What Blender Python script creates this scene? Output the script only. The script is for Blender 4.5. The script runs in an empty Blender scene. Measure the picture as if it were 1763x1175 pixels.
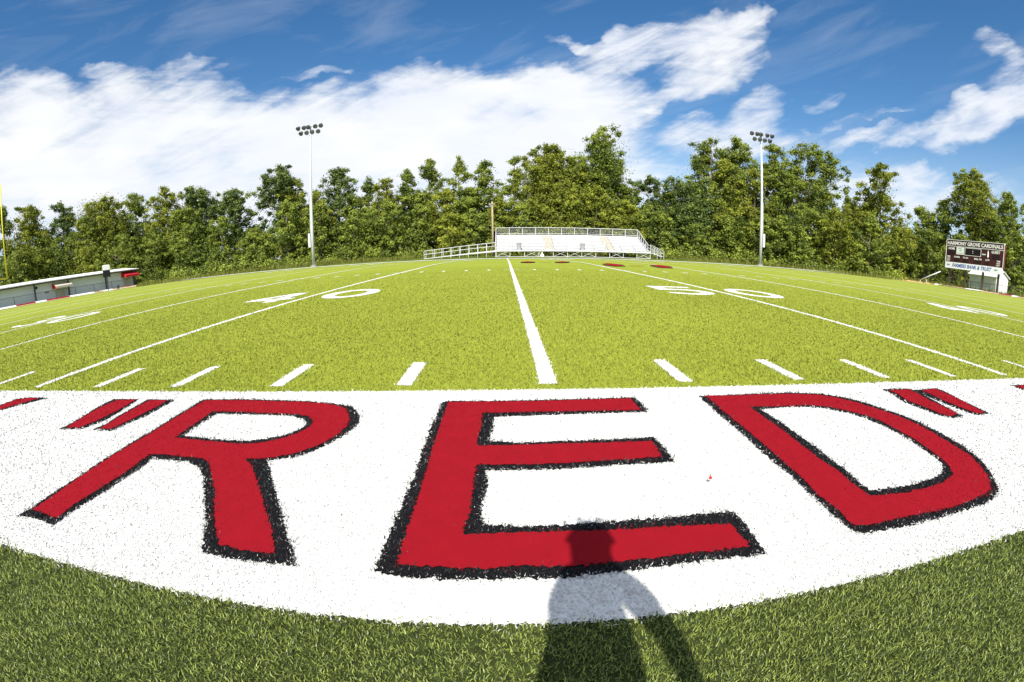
import bpy, bmesh, math, random
import numpy as np
from mathutils import Vector, Matrix
from mathutils.geometry import tessellate_polygon

random.seed(7)
RNG = np.random.default_rng(11)
scene = bpy.context.scene
COL = scene.collection
R = math.radians

# ------------------------------------------------------------------ camera
cam = bpy.data.cameras.new('camera')
cam_ob = bpy.data.objects.new('camera', cam)
COL.objects.link(cam_ob)
scene.camera = cam_ob
cam.type = 'PANO'
pano = cam if hasattr(cam, 'panorama_type') else cam.cycles
pano.panorama_type = 'FISHEYE_LENS_POLYNOMIAL'
pano.fisheye_fov = R(200)
pano.fisheye_polynomial_k0 = 0.0
pano.fisheye_polynomial_k1 = -6.00827542e-02
pano.fisheye_polynomial_k2 = -1.02470342e-04
pano.fisheye_polynomial_k3 = 6.79965469e-06
pano.fisheye_polynomial_k4 = 2.30774536e-07
cam.sensor_fit = 'HORIZONTAL'
cam.sensor_width = 36.0
cam.shift_x = 0.00886
cam.shift_y = 0.0507
cam.clip_start = 0.05
cam.clip_end = 3000.0
CAM = Vector((-0.2629, -2.7134, 0.8321))
c_r = Vector((0.9999, 0.00415, -0.0136)); c_u = Vector((0.01201, 0.26471, 0.96425)); c_f = Vector((-0.0076, 0.96432, -0.26464))
mw = Matrix.Identity(4)
for i in range(3):
    mw[i][0] = c_r[i]; mw[i][1] = c_u[i]; mw[i][2] = -c_f[i]; mw[i][3] = CAM[i]
cam_ob.matrix_world = mw

# ------------------------------------------------------------------ light
SUN_EL, SUN_AZ = 47.0, 8.0          # light travels towards this azimuth (clockwise from +Y)
sd = Vector((math.sin(R(SUN_AZ))*math.cos(R(SUN_EL)), math.cos(R(SUN_AZ))*math.cos(R(SUN_EL)), -math.sin(R(SUN_EL))))
sun = bpy.data.lights.new('sun', 'SUN')
sun.energy = 4.3
sun.angle = R(0.53)
sun.color = (1.0, 0.95, 0.86)
sun_ob = bpy.data.objects.new('sun', sun)
COL.objects.link(sun_ob)
sun_ob.rotation_euler = sd.to_track_quat('-Z', 'Y').to_euler()
sun_ob.location = (-10, -40, 50)

scene.view_settings.view_transform = 'Standard'
scene.view_settings.look = 'None'
scene.view_settings.exposure = 0.72
scene.view_settings.gamma = 1.0
scene.render.engine = 'CYCLES'
try:
    scene.cycles.max_bounces = 6
    scene.cycles.transparent_max_bounces = 8
except Exception:
    pass

# ------------------------------------------------------------------ world: sky + clouds in azimuth / elevation
CLOUDS = [
(-28.83,10.98,0.0261,-0.0002,0.0068,0.1155,1.20),
(-57.97,16.67,0.1299,0.0037,0.0041,0.1670,1.00),
(-54.48,19.38,0.2185,0.0127,0.0012,0.2770,0.90),
(-41.04,17.97,0.1003,0.0192,-0.0236,0.2284,0.90),
(-1.13,15.48,0.0552,-0.0007,0.0021,0.1433,1.20),
(-5.99,19.73,0.1296,-0.0003,0.0055,0.3219,0.90),
(5.94,19.57,0.1585,-0.0045,0.0035,0.3622,0.90),
(10.79,18.15,0.1303,-0.0046,0.0011,0.2421,1.00),
(-18.51,14.55,0.0722,0.0004,0.0066,0.1829,1.00),
(-55.61,10.42,0.0822,-0.0029,0.0142,0.1757,1.00),
(9.19,9.12,0.0802,-0.0012,-0.0010,0.1590,1.00),
(-37.97,22.56,0.2265,0.0513,-0.1118,0.8826,0.70),
(-47.14,21.95,0.3107,0.0249,-0.0046,0.9532,0.60),
(-22.81,21.28,0.2210,0.0084,0.0280,1.5058,0.60),
(18.83,24.52,0.0815,0.0154,-0.0838,0.3910,0.85),
(25.69,22.76,0.1327,0.0696,-0.1275,0.2520,0.85),
(30.29,27.14,0.3435,0.0944,-0.1556,0.5543,0.80),
(11.08,24.84,0.1763,-0.0091,0.0176,1.1386,0.70),
(23.42,20.14,0.1511,0.0474,-0.1950,0.5792,0.59),
(29.39,16.52,0.1891,0.0819,-0.1586,0.3545,0.80),
(25.84,13.49,0.1218,-0.0043,-0.0067,0.3326,0.80),
(31.97,13.30,0.1644,-0.0060,-0.0132,0.5112,0.50),
(55.30,16.44,0.1121,0.0377,-0.1367,0.4116,1.00),
(47.16,14.32,0.1036,0.0113,-0.1432,0.9287,0.70),
(42.06,15.73,0.1058,0.0224,-0.4376,1.7790,0.45),
(57.63,22.61,0.2303,-0.0998,0.2484,0.8034,0.60),
(59.60,19.09,0.2898,-0.0249,0.0091,0.3163,0.70),
(47.72,10.45,0.2580,0.0372,-0.1519,0.8257,0.70),
(49.64,7.87,0.0992,0.0020,-0.0300,0.4192,0.60),
(43.21,8.36,0.1704,0.0010,-0.0248,0.4023,0.50),
(37.57,17.87,0.3824,0.3155,-0.5385,0.7165,0.45),
(33.22,7.13,0.0493,0.0001,-0.0120,0.2177,0.60),
]
world = bpy.data.worlds.new('World')
scene.world = world
world.use_nodes = True
nt = world.node_tree
nt.nodes.clear()
def N(t, **k):
    n = nt.nodes.new(t)
    for a, b in k.items():
        setattr(n, a, b)
    return n
def val(v):
    return v
def M(op, a, b=0.0, c=None, clamp=False):
    n = nt.nodes.new('ShaderNodeMath'); n.operation = op; n.use_clamp = clamp
    for i, x in enumerate((a, b, c)):
        if x is None: continue
        if isinstance(x, (int, float)): n.inputs[i].default_value = x
        else: nt.links.new(x, n.inputs[i])
    return n.outputs[0]
tc = N('ShaderNodeTexCoord')
sep = N('ShaderNodeSeparateXYZ'); nt.links.new(tc.outputs['Generated'], sep.inputs[0])
az = M('MULTIPLY', M('ARCTAN2', sep.outputs[0], sep.outputs[1]), 57.29578)
el = M('MULTIPLY', M('ARCSINE', sep.outputs[2]), 57.29578)
def noise(sx, sy, scale, detail, rough, dist=0.0, w=0.0):
    cmb = N('ShaderNodeCombineXYZ')
    nt.links.new(M('MULTIPLY', az, sx), cmb.inputs[0]); nt.links.new(M('MULTIPLY', el, sy), cmb.inputs[1]); cmb.inputs[2].default_value = w
    n = N('ShaderNodeTexNoise'); nt.links.new(cmb.outputs[0], n.inputs['Vector'])
    n.inputs['Scale'].default_value = scale; n.inputs['Detail'].default_value = detail
    n.inputs['Roughness'].default_value = rough; n.inputs['Distortion'].default_value = dist
    return n.outputs[0]
n1 = noise(1, 1.3, 0.10, 4, 0.55, 0.0, 1.3); n2 = noise(1, 1.3, 0.13, 4, 0.55, 0.0, 8.1)
waz = M('ADD', az, M('MULTIPLY', M('SUBTRACT', n1, 0.5), 11.0))
wel = M('ADD', el, M('MULTIPLY', M('SUBTRACT', n2, 0.5), 7.0))
dens = None
for (a0, e0, i00, i01, i10, i11, amp) in CLOUDS:
    da = M('SUBTRACT', waz, a0); de = M('SUBTRACT', wel, e0)
    q1 = M('MULTIPLY_ADD', da, i00, M('MULTIPLY', de, i01))
    q2 = M('MULTIPLY_ADD', da, i10, M('MULTIPLY', de, i11))
    q = M('MULTIPLY_ADD', q1, q1, M('MULTIPLY', q2, q2))
    f = M('MULTIPLY', M('SUBTRACT', 1.3, q, clamp=True), amp)
    dens = f if dens is None else M('ADD', M('MAXIMUM', dens, f), M('MULTIPLY', M('MINIMUM', dens, f), 0.35))
# bright cloud behind the camera and overhead, unseen, added to fill the shadows
fine = noise(0.75, 1.7, 0.32, 9, 0.62, 0.6, 3.0)
wisp = noise(0.35, 2.1, 0.22, 7, 0.6, 1.2, 5.0)
bank = M('MULTIPLY', M('SUBTRACT', noise(0.6, 1.0, 0.06, 3, 0.5, 0.0, 9.0), 0.45, clamp=True), 2.4)
behind = M('MULTIPLY', M('MULTIPLY_ADD', bank, 0.9, 0.75), M('MAXIMUM', M('MULTIPLY', M('SUBTRACT', M('ABSOLUTE', az), 72.0), 0.04, clamp=True), M('MULTIPLY', M('SUBTRACT', el, 42.0), 0.06, clamp=True)))
dens = M('MAXIMUM', dens, behind)
def rnoise(ang, su, sv, scale, detail, rough, dist, w):
    c_, s_ = math.cos(R(ang)), math.sin(R(ang))
    u = M('MULTIPLY_ADD', az, c_*su, M('MULTIPLY', el, s_*su)); v = M('MULTIPLY_ADD', az, -s_*sv, M('MULTIPLY', el, c_*sv))
    cmb = N('ShaderNodeCombineXYZ'); nt.links.new(u, cmb.inputs[0]); nt.links.new(v, cmb.inputs[1]); cmb.inputs[2].default_value = w
    n = N('ShaderNodeTexNoise'); nt.links.new(cmb.outputs[0], n.inputs['Vector'])
    n.inputs['Scale'].default_value = scale; n.inputs['Detail'].default_value = detail; n.inputs['Roughness'].default_value = rough; n.inputs['Distortion'].default_value = dist
    return n.outputs[0]
streak = rnoise(24, 0.22, 1.6, 0.30, 8, 0.62, 0.5, 4.0)
rag = M('ADD', M('MULTIPLY', M('SUBTRACT', fine, 0.5), 1.0), M('ADD', M('MULTIPLY', M('SUBTRACT', wisp, 0.5), 1.5), M('MULTIPLY', M('SUBTRACT', streak, 0.5), 2.2)))
pres = M('MULTIPLY', dens, 4.0, clamp=True)
dn = M('MULTIPLY_ADD', rag, M('SUBTRACT', 1.0, M('MULTIPLY', M('SUBTRACT', dens, 0.75, clamp=True), 0.9)), dens)
ss = N('ShaderNodeMapRange'); ss.interpolation_type = 'SMOOTHSTEP'
nt.links.new(dn, ss.inputs[0]); ss.inputs[1].default_value = -0.10; ss.inputs[2].default_value = 1.55
veil_n = rnoise(16, 0.30, 1.5, 0.16, 8, 0.60, 0.8, 12.0)
veil = M('MULTIPLY', M('MULTIPLY', M('SUBTRACT', veil_n, 0.47, clamp=True), 3.0, clamp=True), 0.16)
cover = M('MAXIMUM', M('MULTIPLY', ss.outputs[0], pres), veil)
sky = N('ShaderNodeTexSky'); sky.sky_type = 'NISHITA'; sky.sun_disc = False
sky.sun_elevation = R(SUN_EL); sky.sun_rotation = R(180 + SUN_AZ)
sky.air_density = 1.0; sky.dust_density = 0.6; sky.ozone_density = 2.2
hsv = N('ShaderNodeHueSaturation'); hsv.inputs['Saturation'].default_value = 1.3; hsv.inputs['Value'].default_value = 0.90
nt.links.new(sky.outputs[0], hsv.inputs['Color'])
# thin high haze low in the sky
hz = N('ShaderNodeMapRange'); hz.interpolation_type = 'SMOOTHSTEP'
nt.links.new(el, hz.inputs[0]); hz.inputs[1].default_value = 17.0; hz.inputs[2].default_value = -2.0; hz.inputs[3].default_value = 0.0; hz.inputs[4].default_value = 0.6
mixh = N('ShaderNodeMix', data_type='RGBA'); nt.links.new(hz.outputs[0], mixh.inputs[0])
nt.links.new(hsv.outputs[0], mixh.inputs[6]); mixh.inputs[7].default_value = (4.9, 5.7, 6.8, 1)
# cloud body: white with faint blue grey folds
fold = noise(0.5, 1.5, 0.16, 5, 0.55, 0.3, 2.0)
fr = N('ShaderNodeMapRange'); nt.links.new(fold, fr.inputs[0]); fr.inputs[1].default_value = 0.35; fr.inputs[2].default_value = 0.68
cmix = N('ShaderNodeMix', data_type='RGBA'); nt.links.new(fr.outputs[0], cmix.inputs[0])
cmix.inputs[6].default_value = (5.9, 6.2, 6.8, 1); cmix.inputs[7].default_value = (6.75, 6.8, 6.85, 1)
mixc = N('ShaderNodeMix', data_type='RGBA'); nt.links.new(cover, mixc.inputs[0])
nt.links.new(mixh.outputs[2], mixc.inputs[6]); nt.links.new(cmix.outputs[2], mixc.inputs[7])
bg = N('ShaderNodeBackground'); bg.inputs['Strength'].default_value = 0.092
nt.links.new(mixc.outputs[2], bg.inputs['Color'])
wo = N('ShaderNodeOutputWorld'); nt.links.new(bg.outputs[0], wo.inputs[0])

# ------------------------------------------------------------------ helpers
def mat(name, color, rough=0.6, metal=0.0, spec=0.3, noise_amt=0.0, noise_scale=5.0, bump=0.0, bump_scale=40.0, detail=4.0):
    m = bpy.data.materials.new(name); m.use_nodes = True
    t = m.node_tree; b = t.nodes['Principled BSDF']
    b.inputs['Roughness'].default_value = rough; b.inputs['Metallic'].default_value = metal
    b.inputs['Specular IOR Level'].default_value = spec
    c = (*color, 1.0)
    b.inputs['Base Color'].default_value = c
    if noise_amt > 0:
        co = t.nodes.new('ShaderNodeTexCoord'); nz = t.nodes.new('ShaderNodeTexNoise')
        nz.inputs['Scale'].default_value = noise_scale; nz.inputs['Detail'].default_value = detail
        t.links.new(co.outputs['Object'], nz.inputs['Vector'])
        rp = t.nodes.new('ShaderNodeMapRange'); t.links.new(nz.outputs[0], rp.inputs[0])
        rp.inputs[1].default_value = 0.3; rp.inputs[2].default_value = 0.7
        rp.inputs[3].default_value = 1 - noise_amt; rp.inputs[4].default_value = 1 + noise_amt
        mx = t.nodes.new('ShaderNodeVectorMath'); mx.operation = 'SCALE'
        mx.inputs[0].default_value = color; t.links.new(rp.outputs[0], mx.inputs['Scale'])
        t.links.new(mx.outputs[0], b.inputs['Base Color'])
        if bump > 0:
            n2_ = t.nodes.new('ShaderNodeTexNoise'); n2_.inputs['Scale'].default_value = bump_scale; n2_.inputs['Detail'].default_value = 5
            t.links.new(co.outputs['Object'], n2_.inputs['Vector'])
            bp = t.nodes.new('ShaderNodeBump'); bp.inputs['Strength'].default_value = bump; bp.inputs['Distance'].default_value = 0.02
            t.links.new(n2_.outputs[0], bp.inputs['Height']); t.links.new(bp.outputs[0], b.inputs['Normal'])
    return m

def leafmat(name, dark, light, trans=0.35, rough=0.55, spec=0.25, up=0.0):
    """foliage / blade material, colour chosen per blade or leaf by the 'tint' attribute"""
    m = bpy.data.materials.new(name); m.use_nodes = True
    t = m.node_tree; t.nodes.clear()
    at = t.nodes.new('ShaderNodeAttribute'); at.attribute_name = 'tint'
    oi = t.nodes.new('ShaderNodeObjectInfo')
    mx = t.nodes.new('ShaderNodeMix'); mx.data_type = 'RGBA'
    t.links.new(at.outputs['Fac'], mx.inputs[0]); mx.inputs[6].default_value = (*dark, 1); mx.inputs[7].default_value = (*light, 1)
    b = t.nodes.new('ShaderNodeBsdfPrincipled'); b.inputs['Roughness'].default_value = rough; b.inputs['Specular IOR Level'].default_value = spec
    tr = t.nodes.new('ShaderNodeBsdfTranslucent')
    ms = t.nodes.new('ShaderNodeMixShader'); ms.inputs[0].default_value = trans
    o = t.nodes.new('ShaderNodeOutputMaterial')
    if up > 0:      # short dense turf shades like a nap: lean the shading normal towards straight up
        ge = t.nodes.new('ShaderNodeNewGeometry'); vm = t.nodes.new('ShaderNodeMix'); vm.data_type = 'VECTOR'; vm.inputs[0].default_value = up
        t.links.new(ge.outputs['Normal'], vm.inputs[4]); vm.inputs[5].default_value = (0, 0, 1)
        vn = t.nodes.new('ShaderNodeVectorMath'); vn.operation = 'NORMALIZE'; t.links.new(vm.outputs[1], vn.inputs[0])
        t.links.new(vn.outputs[0], b.inputs['Normal'])
    t.links.new(mx.outputs[2], b.inputs['Base Color']); t.links.new(mx.outputs[2], tr.inputs['Color'])
    t.links.new(b.outputs[0], ms.inputs[1]); t.links.new(tr.outputs[0], ms.inputs[2]); t.links.new(ms.outputs[0], o.inputs[0])
    return m

class MB:
    def __init__(s): s.v = []; s.f = []
    def add(s, vs, fs):
        o = len(s.v); s.v += [tuple(x) for x in vs]; s.f += [tuple(i + o for i in f) for f in fs]; return s
    def box(s, x0, x1, y0, y1, z0, z1):
        return s.add([(x0,y0,z0),(x1,y0,z0),(x1,y1,z0),(x0,y1,z0),(x0,y0,z1),(x1,y0,z1),(x1,y1,z1),(x0,y1,z1)],
                     [(0,3,2,1),(4,5,6,7),(0,1,5,4),(1,2,6,5),(2,3,7,6),(3,0,4,7)])
    def hexa(s, p):   # 8 points: bottom 4 ccw, top 4 ccw
        return s.add(p, [(0,3,2,1),(4,5,6,7),(0,1,5,4),(1,2,6,5),(2,3,7,6),(3,0,4,7)])
    def tube(s, pts, rad, n=8, cap=True):
        pts = [Vector(p) for p in pts]
        if isinstance(rad, (int, float)): rad = [rad]*len(pts)
        vs, fs = [], []
        for i, p in enumerate(pts):
            d = (pts[min(i+1, len(pts)-1)] - pts[max(i-1, 0)]).normalized()
            a = Vector((0,0,1)) if abs(d.z) < 0.9 else Vector((1,0,0))
            u = d.cross(a).normalized(); w = d.cross(u).normalized()
            for k in range(n):
                t = 2*math.pi*k/n
                vs.append(p + (u*math.cos(t) + w*math.sin(t))*rad[i])
        for i in range(len(pts)-1):
            for k in range(n):
                k2 = (k+1) % n
                fs.append((i*n+k, i*n+k2, (i+1)*n+k2, (i+1)*n+k))
        if cap:
            fs.append(tuple(range(n))[::-1]); fs.append(tuple((len(pts)-1)*n+k for k in range(n)))
        return s.add(vs, fs)
    def beam(s, a, b, w, h):   # rectangular bar
        a, b = Vector(a), Vector(b); d = (b-a).normalized()
        up = Vector((0,0,1)) if abs(d.z) < 0.95 else Vector((0,1,0))
        u = d.cross(up).normalized()*w/2; v = u.cross(d).normalized()*h/2
        return s.hexa([a-u-v, a+u-v, b+u-v, b-u-v, a-u+v, a+u+v, b+u+v, b-u+v])
    def obj(s, name, m, parent=None, smooth=False, bevel=0.0):
        me = bpy.data.meshes.new(name); me.from_pydata(s.v, [], s.f); me.validate()
        if bevel > 0:
            bm = bmesh.new(); bm.from_mesh(me)
            bmesh.ops.bevel(bm, geom=list(bm.edges), offset=bevel, segments=2, profile=0.6, affect='EDGES', clamp_overlap=True)
            bm.to_mesh(me); bm.free()
        o = bpy.data.objects.new(name, me); COL.objects.link(o)
        if m: me.materials.append(m)
        bm = bmesh.new(); bm.from_mesh(me); bmesh.ops.recalc_face_normals(bm, faces=bm.faces); bm.to_mesh(me); bm.free()
        if smooth:
            for p in me.polygons: p.use_smooth = True
        if parent: o.parent = parent
        return o

def tag(o, label, cat, group=None):
    o['label'] = label; o['category'] = cat
    if group: o['group'] = group
    return o
def struct(o): o['kind'] = 'structure'; return o
def stuff(o, label=None, cat=None):
    o['kind'] = 'stuff'
    if label: o['label'] = label
    if cat: o['category'] = cat
    return o
def empty(name, label, cat, loc=(0,0,0), rz=0.0, group=None):
    o = bpy.data.objects.new(name, None); COL.objects.link(o); o.empty_display_size = 0.2
    o.location = loc; o.rotation_euler = (0, 0, rz)
    return tag(o, label, cat, group)
def text_obj(name, txt, size, m, parent, loc, width=None, shear=0.0, bold=0.0, thick=0.004, align='CENTER', height=None):
    """raised lettering, built upright in the local xz plane facing -y"""
    cu = bpy.data.curves.new(name, 'FONT'); cu.body = txt; cu.size = size; cu.extrude = thick; cu.offset = bold
    cu.shear = shear; cu.align_x = align; cu.align_y = 'CENTER'; cu.resolution_u = 3
    tmp = bpy.data.objects.new('tmp', cu); COL.objects.link(tmp)
    bpy.context.view_layer.update()
    me = bpy.data.meshes.new_from_object(tmp.evaluated_get(bpy.context.evaluated_depsgraph_get()))
    bpy.data.objects.remove(tmp); bpy.data.curves.remove(cu)
    xs = [v.co.x for v in me.vertices]; ys = [v.co.y for v in me.vertices]
    sx = width/(max(xs)-min(xs)) if width else 1.0
    sy = height/(max(ys)-min(ys)) if height else 1.0
    cx, cy = (max(xs)+min(xs))/2, (max(ys)+min(ys))/2
    for v in me.vertices:
        x, y, z = v.co
        v.co = ((x-cx)*sx + loc[0], -z + loc[1], (y-cy)*sy + loc[2])
    me.name = name
    o = bpy.data.objects.new(name, me); COL.objects.link(o); me.materials.clear(); me.materials.append(m)
    if parent: o.parent = parent
    return o

def zg(x, y):
    """height of the ground: level near the camera, the crown of the field falling to the far side"""
    def sst(t): 
        t = np.clip(t, 0, 1); return t*t*(3-2*t)
    z = -0.21*sst((np.asarray(y, float)-20)/29.0) + 0.10*sst((np.asarray(y, float)-51)/7.0)
    z = z - 0.28*sst((-56-np.asarray(x, float))/10.0) - 0.12*sst((np.asarray(x, float)-67)/10.0)
    return z
def zf(x, y): return float(zg(x, y))

WHITE = mat('white_paint', (0.70, 0.71, 0.69), 0.7, spec=0.15, noise_amt=0.06, noise_scale=18)
STEEL_W = mat('white_aluminium', (0.62, 0.63, 0.64), 0.45, 0.0, 0.4, noise_amt=0.06, noise_scale=2.5)
GALV = mat('galvanised_steel', (0.56, 0.58, 0.60), 0.45, 0.2, 0.4, noise_amt=0.10, noise_scale=3)
DARK = mat('dark_metal', (0.035, 0.036, 0.04), 0.5, 0.2, 0.4, noise_amt=0.15, noise_scale=4)

# ------------------------------------------------------------------ ground, turf sheet and paint
YD = 0.9144
BAND = -1.90        # outer edge of the white sideline band
FW = 48.77          # field width
GOAL_L, GOAL_R = -45*YD, 55*YD
END_L, END_R = -55*YD, 65*YD
def grid_sheet(name, x0, x1, y0, y1, dx, dy, dz, m, rag=0.0):
    xs = np.linspace(x0, x1, max(2, int(round((x1-x0)/dx))+1)); ys = np.linspace(y0, y1, max(2, int(round((y1-y0)/dy))+1))
    X, Y = np.meshgrid(xs, ys); Z = zg(X, Y) + dz
    v = np.stack([X.ravel(), Y.ravel(), Z.ravel()], 1)
    nx, ny = len(xs), len(ys)
    f = [(j*nx+i, j*nx+i+1, (j+1)*nx+i+1, (j+1)*nx+i) for j in range(ny-1) for i in range(nx-1)]
    mb = MB(); mb.v = [tuple(a) for a in v]; mb.f = f
    return mb.obj(name, m, smooth=True)

def ground_mat():
    m = bpy.data.materials.new('meadow_ground'); m.use_nodes = True; t = m.node_tree; b = t.nodes['Principled BSDF']
    co = t.nodes.new('ShaderNodeTexCoord')
    a = t.nodes.new('ShaderNodeTexNoise'); a.inputs['Scale'].default_value = 0.35; a.inputs['Detail'].default_value = 8
    t.links.new(co.outputs['Object'], a.inputs['Vector'])
    r = t.nodes.new('ShaderNodeValToRGB'); t.links.new(a.outputs[0], r.inputs[0])
    r.color_ramp.elements[0].position = 0.35; r.color_ramp.elements[0].color = (0.055, 0.085, 0.015, 1)
    r.color_ramp.elements[1].position = 0.7; r.color_ramp.elements[1].color = (0.15, 0.18, 0.035, 1)
    t.links.new(r.outputs[0], b.inputs['Base Color']); b.inputs['Roughness'].default_value = 0.9; b.inputs['Specular IOR Level'].default_value = 0.05
    return m
def turf_mat():
    m = bpy.data.materials.new('turf'); m.use_nodes = True; t = m.node_tree; b = t.nodes['Principled BSDF']
    co = t.nodes.new('ShaderNodeTexCoord')
    big = t.nodes.new('ShaderNodeTexNoise'); big.inputs['Scale'].default_value = 0.30; big.inputs['Detail'].default_value = 6; big.inputs['Roughness'].default_value = 0.6
    fin = t.nodes.new('ShaderNodeTexNoise'); fin.inputs['Scale'].default_value = 15.0; fin.inputs['Detail'].default_value = 8; fin.inputs['Roughness'].default_value = 0.75
    t.links.new(co.outputs['Object'], big.inputs['Vector']); t.links.new(co.outputs['Object'], fin.inputs['Vector'])
    ad = t.nodes.new('ShaderNodeMath'); ad.operation = 'MULTIPLY_ADD'; t.links.new(big.outputs[0], ad.inputs[0]); ad.inputs[1].default_value = 0.45
    sc = t.nodes.new('ShaderNodeMath'); sc.operation = 'MULTIPLY'; t.links.new(fin.outputs[0], sc.inputs[0]); sc.inputs[1].default_value = 0.55
    t.links.new(sc.outputs[0], ad.inputs[2])
    r = t.nodes.new('ShaderNodeValToRGB'); t.links.new(ad.outputs[0], r.inputs[0])
    r.color_ramp.elements[0].position = 0.36; r.color_ramp.elements[0].color = (0.220, 0.262, 0.026, 1)
    r.color_ramp.elements[1].position = 0.64; r.color_ramp.elements[1].color = (0.292, 0.338, 0.042, 1)
    t.links.new(r.outputs[0], b.inputs['Base Color']); b.inputs['Roughness'].default_value = 0.85; b.inputs['Specular IOR Level'].default_value = 0.08
    bp = t.nodes.new('ShaderNodeBump'); bp.inputs['Strength'].default_value = 0.15; bp.inputs['Distance'].default_value = 0.03
    t.links.new(fin.outputs[0], bp.inputs['Height']); t.links.new(bp.outputs[0], b.inputs['Normal'])
    return m
G_MAT = ground_mat(); TURF = turf_mat()
SHADED_THATCH = mat('shaded_thatch', (0.035, 0.045, 0.014), 0.9, spec=0.05, noise_amt=0.5, noise_scale=40)  # dark colour puts the shade between the near blades into this sheet
# the wide ground sheet (fine where the crown of the field bends, coarse towards the horizon)
gx = np.unique(np.concatenate([np.array([-1500,-900,-500,-300,-200,-150,-120]), np.linspace(-100,110,71), np.array([130,160,220,320,520,920,1500])]))
gy = np.unique(np.concatenate([np.array([-1500,-800,-300,-100,-40,-15]), np.linspace(-8,80,45), np.array([95,120,160,220,320,520,900,1500])]))
GX, GY = np.meshgrid(gx, gy); GZ = zg(GX, GY) - 0.02
mb = MB(); mb.v = [tuple(a) for a in np.stack([GX.ravel(), GY.ravel(), GZ.ravel()], 1)]
nx = len(gx); mb.f = [(j*nx+i, j*nx+i+1, (j+1)*nx+i+1, (j+1)*nx+i) for j in range(len(gy)-1) for i in range(nx-1)]
struct(mb.obj('ground', G_MAT, smooth=True))
struct(grid_sheet('turf_near', -12, 12, -7.0, -0.5, 4.0, 3.2, 0.0, SHADED_THATCH))
o = MB()
# the playing field around and beyond the near patch
fx = [-57, -12, 12, 65]
mbf = MB()
def addgrid(x0, x1, y0, y1, d=2.0, dz=0.0):
    xs = np.linspace(x0, x1, max(2, int((x1-x0)/d)+1)); ys = np.linspace(y0, y1, max(2, int((y1-y0)/d)+1))
    X, Y = np.meshgrid(xs, ys); Z = zg(X, Y)+dz; n = len(xs)
    mbf.add(np.stack([X.ravel(), Y.ravel(), Z.ravel()], 1), [(j*n+i, j*n+i+1, (j+1)*n+i+1, (j+1)*n+i) for j in range(len(ys)-1) for i in range(n-1)])
addgrid(-57, -12, -7, 53); addgrid(12, 65, -7, 53); addgrid(-12, 12, -0.5, 53)
struct(mbf.obj('playing_field', TURF, smooth=True))

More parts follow.
